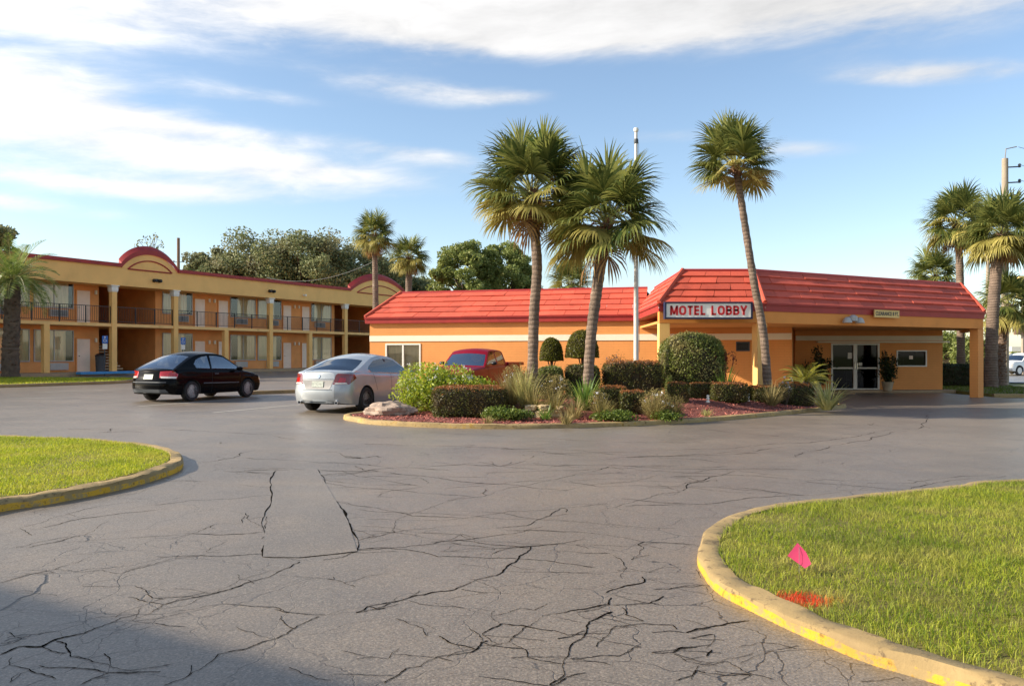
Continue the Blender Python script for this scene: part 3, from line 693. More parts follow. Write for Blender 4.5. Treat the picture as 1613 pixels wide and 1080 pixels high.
b.b2(-3.62, -3.58, 2.2, 6.8, ZF+.9, ZF+.95)
b.build('staircase', M['concrete'], motel)
for t in (-1.5, 8.25, -13.0):                        # twin floodlights and a camera on the fascia
    b = MB(); b.b2(t-.09, t+.09, -.24, -.16, ZB+.42, ZB+.62)
    for k in (-1, 1): b.lathe([(.05, 0), (.1, .05), (.12, .22), (.1, .24)], (t+k*.2, -.42, ZB+.5), 12, 'y')
    b.build('floodlight', M['black'], motel)
b = MB(); b.box((11.6, -.3, ZB+.42), (.14, .3, .14)); b.build('security_camera', M['white'], motel)
def W(t, y, z=0):                                    # local -> world on the motel
    c, s = math.cos(MA), math.sin(MA); return (MP[0]+t*c-y*s, MP[1]+t*s+y*c, z)
# handicap signs, bin, blue wheel stop
for t, lab in ((-5.6, 'blue and white parking sign on a dark post before the ground-floor room door'), (-.15, 'blue and white parking sign behind the black car roof')):
    r = thing('parking_sign', lab, 'sign', W(t, -1.0), MA, 'accessible parking signs along the motel walkway')
    b = MB(); b.tube([(0, 0, .3), (0, 0, 2.75)], .03, 8); b.build('post', M['dgrey'], r)
    b = MB(); b.b2(-.18, .18, -.045, -.03, 2.3, 2.75); o = b.build('sign_plate', M['signblue'], r)
    b = MB(); b.lathe([(.045, -.052), (.045, -.046)], (-.01, 0, 2.66), 12, 'y')
    b.tube([(-.02, -.05, 2.6), (-.02, -.05, 2.5), (.07, -.05, 2.49), (.1, -.05, 2.4)], .014, 6)
    b.tube([(-.02+.08*math.cos(a), -.05, 2.46+.08*math.sin(a)) for a in np.linspace(1.9, 5.6, 12)], .013, 6); b.build('wheelchair_symbol', M['white'], o)
    b = MB(); b.b2(-.15, .15, -.045, -.03, 1.95, 2.27); b.build('notice_plate', M['white'], r)
r = thing('trash_bin', 'grey lidded trash bin beside the tall column at the breezeway', 'bin', W(-4.95, .45, ZF))
b = MB(); b.lathe([(.26, 0), (.3, .95), (.31, .97)], (0, 0, 0), 20); b.build('body', M['dgrey'], r, smooth=True)
b = MB(); b.lathe([(.32, .97), (.32, 1.02), (.2, 1.12), (0, 1.14)], (0, 0, 0), 20); b.build('lid', M['black'], r, smooth=True)
b = MB(); p = W(-5.4, -.95); b.box((0, 0, .3), (3.6, .5, .16))
tag(b.build('blue_kerb', M['bluepaint'], None, bevel=.03), kind='structure'); bpy.data.objects['blue_kerb'].location = (p[0], p[1], .22); bpy.data.objects['blue_kerb'].rotation_euler = (0, 0, MA)

# ------------------------------------------------------------------ single-storey lobby building
LO = (5.0, 30.8, 0)
lobby = thing('lobby_building', 'low orange motel lobby with red tiled mansard roof, side wing and drive-through portico', 'building', LO)
WA = R(14); wd = Vector((math.cos(WA), -math.sin(WA), 0)); wn = Vector((-math.sin(WA), -math.cos(WA), 0))   # wing direction / outward normal
W0 = Vector((-6.05, 33.75, 0)); WLEN = 17.0
wp = lambda t, o=0, z=0: W0+wd*t+wn*o+Vector((0, 0, z))
ZE, ZFA, ZR = 2.91, 3.16, 4.27
def wallbox(b, p, q, th, z0, z1, m=0):               # p->q is the outer face, thickness goes inwards (left of p->q)
    d = (q-p); d.z = 0; d.normalize(); nn = Vector((-d.y, d.x, 0))*th
    vs = [(v.x, v.y, z) for z in (z0, z1) for v in (p, q, q+nn, p+nn)]
    b.add(vs, [(3, 2, 1, 0), (4, 5, 6, 7), (0, 1, 5, 4), (1, 2, 6, 5), (2, 3, 7, 6), (3, 0, 4, 7)], m)
def wall_open(b, p, q, th, z0, z1, holes):           # wall with rectangular openings (t0,t1,za,zb)
    L = (q-p).length; d = (q-p).normalized(); cur = 0
    for t0, t1, za, zb in sorted(holes):
        if t0 > cur: wallbox(b, p+d*cur, p+d*t0, th, z0, z1)
        if za > z0: wallbox(b, p+d*t0, p+d*t1, th, z0, za)
        if zb < z1: wallbox(b, p+d*t0, p+d*t1, th, zb, z1)
        cur = t1
    if cur < L: wallbox(b, p+d*cur, q, th, z0, z1)
pe = wp(WLEN); pd0 = Vector((12.12, 34.0, 0)); pd1 = Vector((18.45, 34.0, 0))
WIN = (.72, 2.3, .75, 2.06); VENT = (15.0, 15.5, 1.72, 2.08)
DOOR = (1.55, 3.62, .08, 2.08); DW = (4.35, 5.65, 1.08, 1.78)
b = MB()
wall_open(b, wp(0), pe, .22, -.1, 3.1, [WIN, VENT])
wallbox(b, pe+Vector((.01, 0, 0)), pd0+Vector((.01, .2, 0)), .2, -.1, 3.1)
wall_open(b, pd0, pd1, .22, -.1, 3.1, [DOOR, DW])
wallbox(b, pd1+Vector((0, .02, 0)), Vector((19.6, 44, 0)), .22, -.1, 3.1)
wallbox(b, Vector((19.6, 44, 0)), Vector((-3.6, 44, 0)), .22, -.1, 3.1)
wallbox(b, Vector((-3.6, 44, 0)), wp(0)+Vector((.0, .02, 0)), .22, -.1, 3.1)
b.build('wall', M['block'], lobby, off=LO)
b = MB()                                             # cream band, a few mm proud of the brick
wallbox(b, wp(0, .03), wp(WLEN, .03), .028, 2.15, 2.39); wallbox(b, pd0+Vector((.03, -.03, 0)), pd1+Vector((0, -.03, 0)), .028, 2.2, 2.4)
b.build('cream_band', M['cream'], lobby, off=LO)
b = MB(); wallbox(b, pd0+Vector((.9, -.22, 0)), pd1+Vector((.18, -.22, 0)), .218, 2.1, 2.17)
b.build('door_ledge', M['cream'], lobby, off=LO)
b = MB(); b.prism([tuple(v)[:2] for v in (wp(.3, -.3), wp(WLEN-.2, -.4), pd0+Vector((.3, .4, 0)), pd1+Vector((-.3, .4, 0)), Vector((19.2, 43.6, 0)), Vector((-3.2, 43.6, 0)))], 3.22, 3.36)
b.build('flat_roof', M['tar'], lobby, off=LO)
def framed(name, p, d, nn, t0, t1, z0, z1, fr, fm, gm, splits=(), depth=.1, parent=lobby, rails=()):
    P = lambda t, o, z: (p+d*t+nn*o+Vector((0, 0, z)))
    def bx(b, ta, tb, za, zb, oa, ob):
        vs = [P(t, o, z) for z in (za, zb) for t, o in ((ta, ob), (tb, ob), (tb, oa), (ta, oa))]
        b.add(vs, [(3, 2, 1, 0), (4, 5, 6, 7), (0, 1, 5, 4), (1, 2, 6, 5), (2, 3, 7, 6), (3, 0, 4, 7)])
    b = MB(); bx(b, t0, t1, z0, z0+fr, -depth, .025); bx(b, t0, t1, z1-fr, z1, -depth, .025)
    bx(b, t0, t0+fr, z0+fr, z1-fr, -depth, .025); bx(b, t1-fr, t1, z0+fr, z1-fr, -depth, .025)
    for s_, w_ in splits: bx(b, s_-w_/2, s_+w_/2, z0+fr, z1-fr, -depth*.8, .02)
    for z in rails:
        edges = [t0+fr]+[e for s_, w_ in splits for e in (s_-w_/2, s_+w_/2)]+[t1-fr]
        for k in range(0, len(edges), 2): bx(b, edges[k], edges[k+1], z-.035, z+.035, -depth*.7, .0)
    o = b.build(name, fm, parent, off=LO)
    b = MB(); b.add([P(t0+fr, -.05, z0+fr), P(t1-fr, -.05, z0+fr), P(t1-fr, -.05, z1-fr), P(t0+fr, -.05, z1-fr)], [(0, 1, 2, 3)])
    b.build('pane', gm, o, off=LO); return o, P, bx
o, P, bx = framed('window', W0, wd, wn, *WIN, .06, M['white'], M['glass'], [((WIN[0]+WIN[1])/2, .07)])
b = MB(); vs = []
for i in range(81):
    t = WIN[0]+.05+(WIN[1]-WIN[0]-.1)*i/80; q = P(t, -.2-.015*(i % 2), .78); vs += [q, q+Vector((0, 0, 1.26))]
b.add(vs, [(2*i, 2*i+2, 2*i+3, 2*i+1) for i in range(80)]); b.build('vertical_blind', M['curtain'], o, off=LO)
o, P, bx = framed('vent', W0, wd, wn, *VENT, .04, M['dgrey'], M['dark'])
b = MB()
for k in range(6): bx(b, VENT[0]+.04, VENT[1]-.04, VENT[2]+.05+k*.047, VENT[2]+.07+k*.047, -.04, .0)
b.build('louver', M['dgrey'], o, off=LO)
dd = Vector((1, 0, 0)); dn = Vector((0, -1, 0)); tm = (DOOR[0]+DOOR[1])/2
o, P, bx = framed('entrance_door', pd0, dd, dn, *DOOR, .07, M['white'], M['dglass'], [(tm, .16)], rails=(1.02,))
b = MB()
for k in (-1, 1): b.tube([P(tm+k*.05, .03, .95), P(tm+k*.05, .08, .97), P(tm+k*.05, .08, 1.25), P(tm+k*.05, .03, 1.27)], .014, 6)
b.build('handle', M['chrome'], o, off=LO)
b = MB(); bx(b, tm-.3, tm-.12, 1.42, 1.68, -.048, -.043); bx(b, tm+.16, tm+.32, 1.12, 1.25, -.048, -.043); b.build('paper_notice', M['white'], o, off=LO)
o, P, bx = framed('window', pd0, dd, dn, *DW, .05, M['white'], M['dglass'])
b = MB(); bx(b, 4.92, 5.08, 1.4, 1.55, -.048, -.043); b.build('paper_notice', M['door'], o, off=LO)
b = MB(); b.add([(11.9, 34.23, 0), (18.5, 34.23, 0), (18.5, 37.5, 0), (11.9, 37.5, 0), (11.9, 34.23, 3.2), (18.5, 34.23, 3.2), (18.5, 37.5, 3.2), (11.9, 37.5, 3.2)], [(0, 1, 2, 3), (2, 6, 7, 3), (0, 3, 7, 4), (1, 5, 6, 2)])
b.build('interior_room', M['interior'], lobby, off=LO)
b = MB()
for x in (13.0, 14.0, 15.1): 
    b.b2(x-.22, x+.22, 35.0, 35.4, .42, .47); b.b2(x-.22, x+.22, 35.36, 35.4, .47, .9)
    for k in (-.2, .2): b.b2(x+k-.015, x+k+.015, 35.02, 35.05, 0, .42); b.b2(x+k-.015, x+k+.015, 35.35, 35.38, 0, .42)
b.build('lobby_chair', M['ac'], lobby, off=LO)
b = MB(); b.prism([(11.2, 32.2), (13.8, 31.9), (13.9, 33.98), (12.1, 33.98)], -.02, .08); b.prism([(13.92, 33.2), (18.6, 33.2), (18.6, 33.98), (13.92, 33.98)], -.02, .1)
b.build('entrance_step', M['walk'], lobby, off=LO)
# portico columns, beams, soffit
A = Vector((4.5, 24.3, 0)); B = Vector((7.75, 24.3, 0)); Cc = Vector((17.5, 29.4, 0)); D = Vector((19.9, 34.6, 0)); E0 = Vector((4.75, 31.0, 0))
eBC = (Cc-B).normalized(); rBC = math.atan2(eBC.y, eBC.x)
for p, rz in ((Vector((4.68, 24.5, 0)), 0), (B+Vector((-.1, .24, 0)), rBC*.5), (Cc+Vector((-.22, .12, 0)), rBC)):
    b = MB(); b.box((p.x, p.y, 1.27), (.33, .33, 2.55), rz); b.build('column', M['tan'] if rz < rBC else M['block'], lobby, off=LO, bevel=.012)
ins = Vector((0, .17, -.0))
b = MB()
for p, q, th in ((A+Vector((.02, .03, 0)), B+Vector((0, .03, 0)), .3), (B+Vector((0, .03, 0)), Cc+Vector((-.03, .02, 0)), .3), (Cc+Vector((-.03, .02, 0)), D+Vector((-.05, 0, 0)), .3)):
    wallbox(b, p, q, th, 2.55, ZE+.1)
M['beam'] = mat('beam_paint', lin(228, 146, 70), .85, .06, 1, 80, .2, dirt=lin(196, 126, 64), dscale=.7)
b.build('beam', M['beam'], lobby, off=LO)
b = MB(); b.prism([tuple(v)[:2] for v in (A+Vector((.3, .4, 0)), B+Vector((-.1, .4, 0)), Cc+Vector((-.5, .2, 0)), D+Vector((-.5, -.62, 0)), pd0+Vector((0, -.02, 0)), pe+Vector((0, -.05, 0)), wp(11.4, .02))], 2.62, 2.7)
b.build('soffit', M['soffit'], lobby, off=LO)
def mansard(name, outer, inner, courses=5, closed=False, top=True):
    b = MB(); fb = MB()
    for s_ in range(len(outer)-1):
        p0, p1, q0, q1 = outer[s_], outer[s_+1], inner[s_], inner[s_+1]; L = (p1-p0).length; d = (p1-p0).normalized(); nn = Vector((d.y, -d.x, 0))
        def S(u, v, lift=0):                          # u along 0..1, v up the slope 0..1
            a = p0.lerp(q0, v); c = p1.lerp(q1, v); r = a.lerp(c, u); r.z = ZFA-.03+(ZR-ZFA+.03)*v
            return r+(nn*.75+Vector((0, 0, .66)))*lift
        for c in range(courses):
            v0, v1 = c/courses, (c+1)/courses+(.02 if c < courses-1 else 0); n = max(2, round(L/1.05)); off = .5 if c % 2 else 0
            cuts = [0]+[(i+off)/n for i in range(0 if off else 1, n)]+[1]; cuts = sorted(set(round(min(max(x, 0), 1), 4) for x in cuts))
            for i in range(len(cuts)-1):
                g = .008/L; ua, ub = cuts[i]+(g if i else 0), cuts[i+1]-(g if i < len(cuts)-2 else 0); j = random.uniform(-.012, .012); k = random.uniform(-.012, .012)
                lo, hi = .055+j, .008
                vs = [S(ua, v0+k*.5, -.02), S(ub, v0+k*.5, -.02), S(ub, v0+k*.5, lo), S(ua, v0+k*.5, lo), S(ub, v1, hi), S(ua, v1, hi)]
                b.add(vs, [(0, 1, 2, 3), (3, 2, 4, 5), (0, 3, 5), (1, 4, 2)])
        # fascia board with a projecting lip
        e0 = p0; e1 = p1
        vs = [Vector((v.x, v.y, z))+nn*o for z, o in ((ZE, .0), (ZFA-.06, .02), (ZFA-.06, .06), (ZFA+.0, .07)) for v in (e0, e1)]
        fb.add(vs, [(0, 1, 3, 2), (2, 3, 5, 4), (4, 5, 7, 6)])
        vs = [Vector((p0.x, p0.y, ZE)), Vector((p1.x, p1.y, ZE)), Vector((q1.x, q1.y, ZE)), Vector((q0.x, q0.y, ZE))]
        fb.add(vs, [(3, 2, 1, 0)])
        a = Vector((q0.x, q0.y, ZR)); c = Vector((q1.x, q1.y, ZR)); fb.tube([a, c], .06, 6)
    o = b.build(name, M['roof'], lobby, off=LO); fb.build('roof_fascia', M['fascia'], lobby, off=LO)
    for s_ in range(1, len(outer)-1):                 # hip caps
        hb = MB(); p, q = outer[s_], inner[s_]; hb.tube([Vector((p.x, p.y, ZFA+.03)), Vector((q.x, q.y, ZR+.03))], .075, 8)
        hb.build('hip_cap', M['roof'], o, off=LO)
ov = .14
wl = [wp(-.16, -9.5), wp(-.16, ov), wp(11.6, ov)]
wi = [wp(1.0, -9.5), wp(1.0, -1.05), wp(11.6, -1.05)]
mansard('roof', wl, wi)
po = [Vector((4.75, 31.2, 0)), A, B, Cc, D]
pi_ = [Vector((5.75, 31.8, 0)), A+Vector((.97, 1.1, 0)), B+Vector((0, 1.1, 0)), Cc+Vector((-.38, .93, 0)), D+Vector((-.8, .1, 0))]
mansard('roof', po, pi_)
b = MB(); b.prism([tuple(v)[:2] for v in pi_]+[(19.0, 43.5), (7, 43.5)], ZR-.06, ZR); b.prism([tuple(v)[:2] for v in (wp(1.0, -1.05), wp(11.5, -1.05), wp(11.5, -9), wp(1.0, -9))], ZR-.1, ZR-.05)
b.build('flat_roof', M['tar'], lobby, off=LO)
# beam lamp
lp = B+eBC*3.75; dn2 = Vector((eBC.y, -eBC.x, 0))
b = MB(); b.lathe([(.14, -.04), (.14, .1), (.05, .16)], tuple(lp+dn2*.14+Vector((0, 0, 2.72))), 14)
for k in (-1, 1):
    q = lp+dn2*.16+eBC*k*.3+Vector((0, 0, 2.66)); b.lathe([(.05, .14), (.1, .1), (.15, -.02), (.15, -.04)], tuple(q), 16); b.tube([lp+dn2*.14+Vector((0, 0, 2.74)), q+Vector((0, 0, .1))], .02, 6)
b.build('floodlight', M['ac'], lobby, off=LO, smooth=True)
# roof sign and clearance sign
def text(name, body, size, m, parent, loc, rot, ext=.012, bold=.0, sx=1.0):
    cu = bpy.data.curves.new(name, 'FONT'); cu.body = body; cu.size = size; cu.extrude = ext; cu.offset = bold; cu.align_x = 'CENTER'; cu.align_y = 'CENTER'; cu.space_character = 1.05
    t = bpy.data.objects.new('tmp', cu); COL.objects.link(t); dg = bpy.context.evaluated_depsgraph_get()
    me = bpy.data.meshes.new_from_object(t.evaluated_get(dg)); bpy.data.objects.remove(t)
    me.materials.clear(); me.materials.append(m); o = link(name, me, parent, loc); o.rotation_euler = rot; o.scale = (sx, 1, 1); return o
M['signred'] = mat('sign_red', lin(190, 30, 34), .5, .06, 4, 60, 0); M['navy'] = mat('sign_frame', lin(32, 40, 70), .5, .1, 4, 60, 0)
M['signface'] = mat('sign_face', lin(250, 245, 234), .45, .04, 2, 60, 0); M['board'] = mat('clearance_board', lin(226, 190, 120), .7, .08, 4, 60, 0)
sg = thing('motel_sign', 'white box sign with red MOTEL LOBBY letters under the portico roof edge', 'sign', (5.95, 24.02, 2.66))
b = MB(); b.b2(-1.33, 1.33, .02, .2, 0, .52); b.b2(-1.33, 1.33, -.03, .02, 0, .05); b.b2(-1.33, 1.33, -.03, .02, .47, .52); b.b2(-1.33, -1.28, -.03, .02, .05, .47); b.b2(1.28, 1.33, -.03, .02, .05, .47)
b.build('cabinet', M['navy'], sg)
b = MB(); b.b2(-1.278, 1.278, 0, .018, .052, .468); b.build('sign_face', M['signface'], sg)
def stroke(b, pts, w_, y0, y1, closed=False):        # flat lettering stroke with mitred joints
    P = [Vector((p[0], p[1], 0)) for p in pts]; n = len(P); L = []
    for i, p in enumerate(P):
        a = P[i-1] if closed or i else None; c = P[(i+1) % n] if closed or i < n-1 else None
        d0 = (p-a).normalized() if a else (c-p).normalized(); d1 = (c-p).normalized() if c else d0
        n0, n1 = Vector((-d0.y, d0.x, 0)), Vector((-d1.y, d1.x, 0)); m_ = (n0+n1).normalized(); m_ = m_/max(.45, m_.dot(n0)); L.append((p+m_*w_/2, p-m_*w_/2))
    k = n if closed else n-1
    for i in range(k):
        (a0, a1), (c0, c1) = L[i], L[(i+1) % n]
        vs = [(q.x, y, q.y) for y in (y0, y1) for q in (a0, a1, c1, c0)]
        b.add(vs, [(0, 1, 2, 3), (7, 6, 5, 4), (0, 3, 7, 4), (1, 5, 6, 2), (0, 4, 5, 1), (2, 6, 7, 3)])
def oval(cx, cy, rx, ry, ex=2.6, a0=0, a1=2*math.pi, n=28):
    out = []
    for i in range(n):
        a = a0+(a1-a0)*i/(n if a1-a0 > 6.2 else n-1); c, s_ = math.cos(a), math.sin(a); out.append((cx+rx*math.copysign(abs(c)**(2/ex), c), cy+ry*math.copysign(abs(s_)**(2/ex), s_)))
    return out
b = MB(); hgt, sw, x = .285, .062, -1.165; yb_ = .117
GL = dict(M=.27, O=.245, T=.2, E=.185, L=.18, B=.215, Y=.225); GL[' '] = .12
scale_ = 2.33/(sum(GL[c] for c in 'MOTEL LOBBY')+.032*10)
for ch in 'MOTEL LOBBY':
    if ch == ' ': b.build('lettering', M['signred'], sg); b = MB()
    w_ = GL[ch]*scale_; h2 = sw/2; X = lambda u: x+h2+(w_-sw)*u; Yv = lambda v: yb_+v*hgt
    st = lambda *p, closed=False, fat=sw: stroke(b, [(X(u), Yv(v)) for u, v in p], fat, -.012, 0.0, closed)
    e0 = h2/hgt
    if ch == 'M': st((0, 0), (0, 1)); st((1, 0), (1, 1)); st((0.02, .97), (.5, .1), fat=sw*.9); st((.98, .97), (.5, .1), fat=sw*.9)
    elif ch == 'O': stroke(b, oval(x+w_/2, yb_+hgt/2, w_/2-h2, hgt/2-h2), sw, -.012, 0, True)
    elif ch == 'T': st((-.15, 1-e0), (1.15, 1-e0)); st((.5, 0), (.5, 1))
    elif ch == 'E': st((0, 0), (0, 1)); [st((0, v), (1.12, v)) for v in (e0, .51, 1-e0)]
    elif ch == 'L': st((0, 0), (0, 1)); st((0, e0), (1.12, e0))
    elif ch == 'B':
        st((0, 0), (0, 1))
        for v0, v1, wu in ((e0, .52, 1.0), (.52, 1-e0, .93)):
            c_ = (v0+v1)/2; rv = (v1-v0)/2; st(*([(0, v0), (.55, v0)]+[(.55+(wu-.55)*math.cos(a), c_+rv*math.sin(a)) for a in np.linspace(-1.2, 1.2, 9)]+[(.55, v1), (0, v1)]), fat=sw*.95)
    elif ch == 'Y': st((.5, 0), (.5, .45)); st((-.08, 1), (.5, .42)); st((1.08, 1), (.5, .42))
    x += w_+.032*scale_
b.build('lettering', M['signred'], sg)
cl = B+eBC*5.45+dn2*.1
cs = thing('clearance_sign', 'small tan CLEARANCE 8 FT. board on the portico beam', 'sign', tuple(cl+Vector((0, 0, 2.83))), rBC)
b = MB(); b.b2(-.62, .62, -.02, .02, 0, .25); b.b2(-.62, .62, -.028, -.02, 0, .012); b.b2(-.62, .62, -.028, -.02, .238, .25); b.build('board', M['board'], cs)
text('lettering', 'CLEARANCE 8 FT.', .17, M['black'], cs, (0, -.024, .125), (R(90), 0, 0), .003, .005, .82)
# ------------------------------------------------------------------ vehicles (local: x forward, y left, z up)
def cdt_sheet(outline, holes, step):
    """triangulate outline with holes kept apart: returns verts2d, outer faces, [faces per hole]"""
    V = []; Eg = []
    def loop(p):
        b0 = len(V); q = []
        for i in range(len(p)):
            a = Vector(p[i]); c = Vector(p[(i+1) % len(p)]); k = max(1, int((c-a).length/step))
            q += [a.lerp(c, j/k) for j in range(k)]
        V.extend(q); n = len(q); Eg.extend((b0+i, b0+(i+1) % n) for i in range(n)); return [(v.x, v.y) for v in q]
    ol = loop(outline); hl = [loop(h) for h in holes]
    X = [p[0] for p in ol]; Y = [p[1] for p in ol]
    gx, gy = np.meshgrid(np.arange(min(X)+step*.5, max(X), step), np.arange(min(Y)+step*.5, max(Y), step)); gx, gy = gx.ravel(), gy.ravel(); k = pip(ol, gx, gy)
    V += [Vector((x, y)) for x, y in zip(gx[k], gy[k])]
    vo, e, f, *_ = delaunay_2d_cdt(V, Eg, [], 0, 1e-5)
    cx = np.array([sum(vo[i].x for i in t)/len(t) for t in f]); cy = np.array([sum(vo[i].y for i in t)/len(t) for t in f])
    ino = pip(ol, cx, cy); hs = [pip(h, cx, cy) for h in hl]; anyh = np.zeros(len(f), bool)
    for h in hs: anyh |= h
    return vo, [t for t, q in zip(f, ino & ~anyh) if q], [[t for t, q in zip(f, h & ino) if q] for h in hs]
def orient(vs, fs, ref):                              # flip faces so normals point away from ref
    out = []
    for f in fs:
        a, c, d = vs[f[0]], vs[f[1]], vs[f[2]]; n = (c-a).cross(d-a)
        out.append(tuple(f) if n.dot((a+c+d)/3-ref) > 0 else tuple(f)[::-1])
    return out
def make_car(name, label, cat, loc, rz, s):
    root = thing(name, label, cat, loc, rz); L, Wd, H = s['L'], s['W'], s['H']; P = M[s['paint']]
    sh = lambda x: float(np.interp(x, [p[0] for p in s['top']], [p[1] for p in s['top']]))
    hw = lambda x: Wd/2*(1-.045*(abs(x)/(L/2))**2-s.get('plan', .42)*(max(0, abs(x)/(L/2)-.84)/.16)**2.4)
    wr, axles = s['wr'], s['axles']; AR = wr+.065
    def zl(x):
        z = float(np.interp(abs(x)/(L/2), [0, .8, 1], [s['sill'], s['sill'], s['sill']+.06]))
        for a in axles:
            if abs(x-a) < AR: z = max(z, wr*.96+math.sqrt(AR*AR-(x-a)**2))
        return z
    base = [-L/2+L*i/70 for i in range(71)]+[a+AR*math.cos(q*math.pi/14) for a in axles for q in range(15)]+[sg*(L/2)*(1-e) for sg in (-1, 1) for e in (.003, .008, .014, .022, .03, .045, .06)]
    xs = sorted(set(round(x, 4) for x in base)); xs = [x for i, x in enumerate(xs) if i == 0 or x-xs[i-1] > .004]
    cab = s['cabin']; cx0, cx1 = cab[-1][0], cab[0][0]
    def shear(x, z):
        a = abs(x)/(L/2); t = max(0, (a-.72)/.28); t = t*t*(3-2*t); tb = s['rear'] if x < 0 else s['front']
        return -math.copysign(1, x)*t*float(np.interp(z, [q[0] for q in tb], [q[1] for q in tb]))
    fr = [0, .12, .26, .42, .58, .74, .87, .95, 1.0]; topf = [(.885, .022), (.8, .038), (.62, .055), (.4, .066), (.2, .072), (0, .074)]
    rows = []
    for x in xs:
        z0, z1, w_ = zl(x), sh(x), hw(x); r = [(x, w_*.93-.22, z0)]
        for f in fr:
            z = z0+(z1-z0)*f; k = float(np.interp(z, [.15, .3, .5, .7, z1-.12, z1-.03, z1], [.95, .985, 1, .99, .965, .95, .925])); r.append((x+shear(x, z), w_*k, z))
        for k, c in topf: r.append((x+shear(x, z1), w_*k, z1+c*s.get('crown', 1)))
        rows.append(r)
    k = len(rows[0]); b = MB(); full = []
    for r in rows: full.append(r+[(p[0], -p[1], p[2]) for p in r[-2::-1]])
    n = len(full[0])
    for r in full: b.v.extend(r)
    for i in range(len(rows)-1):
        xm = (xs[i]+xs[i+1])/2
        for j in range(n-1):
            inside = cx0+.12 < xm < cx1-.12 and k-5 <= j <= n-k+3
            b.f.append((i*n+j, (i+1)*n+j, (i+1)*n+j+1, i*n+j+1)); b.m.append(1 if inside or j in (0, n-2) else 0)
    for i, fl in ((0, 0), (len(rows)-1, 1)):           # end caps, strip by strip
        for j in range(k-1):
            q = (i*n+j, i*n+j+1, i*n+n-2-j, i*n+n-1-j)
            b.f.append(q[::-1] if fl else q); b.m.append(0)
    vb = [Vector(v) for v in b.v]; fb = list(b.f)
    body = b.build('body', [P, M['interior']], root, smooth=True, sharp=38)
    # cabin: one curve from windshield base over the roof to the rear glass base
    pts = catmull([Vector((p[0], 0, p[1])) for p in cab], 10); S = [0]
    for a, c in zip(pts, pts[1:]): S.append(S[-1]+(c-a).length)
    ST = S[-1]
    def curve(q):
        i = min(max(np.searchsorted(S, q)-1, 0), len(pts)-2); t = (q-S[i])/(S[i+1]-S[i]); p = pts[i].lerp(pts[i+1], t); d = pts[i+1]-pts[i]
        return p, Vector((-d.z, 0, d.x)).normalized()*-1
    def Yw(x, z):
        zb = sh(x); f = max(0, (z-zb)/(H-zb)); return hw(x)*.925*(1-s['tumble']*f**1.25)
    sx = [q[0] for q in cab]
    def arc(i): return S[i*10] if i < len(cab)-1 else ST
    def topmap(v):
        q = min(max(v.x, 0), ST); c, nr = curve(q); y = v.y*Yw(c.x, c.z); e = min(1, q/.35, (ST-q)/.35)
        if nr.z < 0: nr = -nr
        return Vector((c.x, y, c.z))+nr*(1-v.y*v.y)*(.075*min(1, .35+.65*e))
    ws = s['wind']; rw = s['rearwin']
    def trap(a0, a1, u0, u1): return [(a0, -u0), (a1, -u1), (a1, u1), (a0, u0)]
    holes = [trap(*ws), trap(ST-rw[0], ST-rw[1], rw[2], rw[3])]
    vo, ff, hf = cdt_sheet([(0, -1), (ST, -1), (ST, 1), (0, 1)], holes, .12)
    tv = [topmap(v) for v in vo]; ref = Vector((0, 0, sh(0)-.3))
    bm = MB(); bm.add(tv, orient(tv, ff, ref))
    gl = MB(); gl.add(tv, orient(tv, hf[0], ref)); gr = MB(); gr.add(tv, orient(tv, hf[1], ref))
    cp = [(p.x, p.z) for p in pts]
    low = [(x, sh(x)-.02) for x in np.linspace(cx0, cx1, 8)]
    out = low+[c for c in cp if True]
    vo, ff, hf = cdt_sheet(out, s['windows'], .09)
    sgl = []
    for sgn in (1, -1):
        sv = [Vector((v.x, sgn*Yw(v.x, v.y), v.y)) for v in vo]; bm.add(sv, orient(sv, ff, ref))
        for h in hf: g = MB(); g.add(sv, orient(sv, h, ref)); sgl.append(g)
    o = bm.build('cabin_shell', P, root, smooth=True, sharp=40); vb2 = [Vector(v) for v in bm.v]
    G_ = M[s.get('glass', 'carglass')]
    def clean(mb, nm): 
        used = sorted(set(i for f in mb.f for i in f)); mp = {u: i for i, u in enumerate(used)}
        q = MB(); q.add([mb.v[u] for u in used], [tuple(mp[i] for i in f) for f in mb.f]); return q.build(nm, G_, root, smooth=True, sharp=0)
    G2 = G_; G_ = M['skyglass'] if cat == 'pickup' else G_; clean(gl, 'windshield'); G_ = G2; clean(gr, 'rear_window')
    for g in sgl: clean(g, 'side_window')
    # underbody, wheels
    b = MB(); b.b2(-L/2+.25, L/2-.25, -Wd/2+.24, Wd/2-.24, s['sill']+.02, sh(0)-.22); b.build('underbody', M['underbody'], root)
    tw = .2
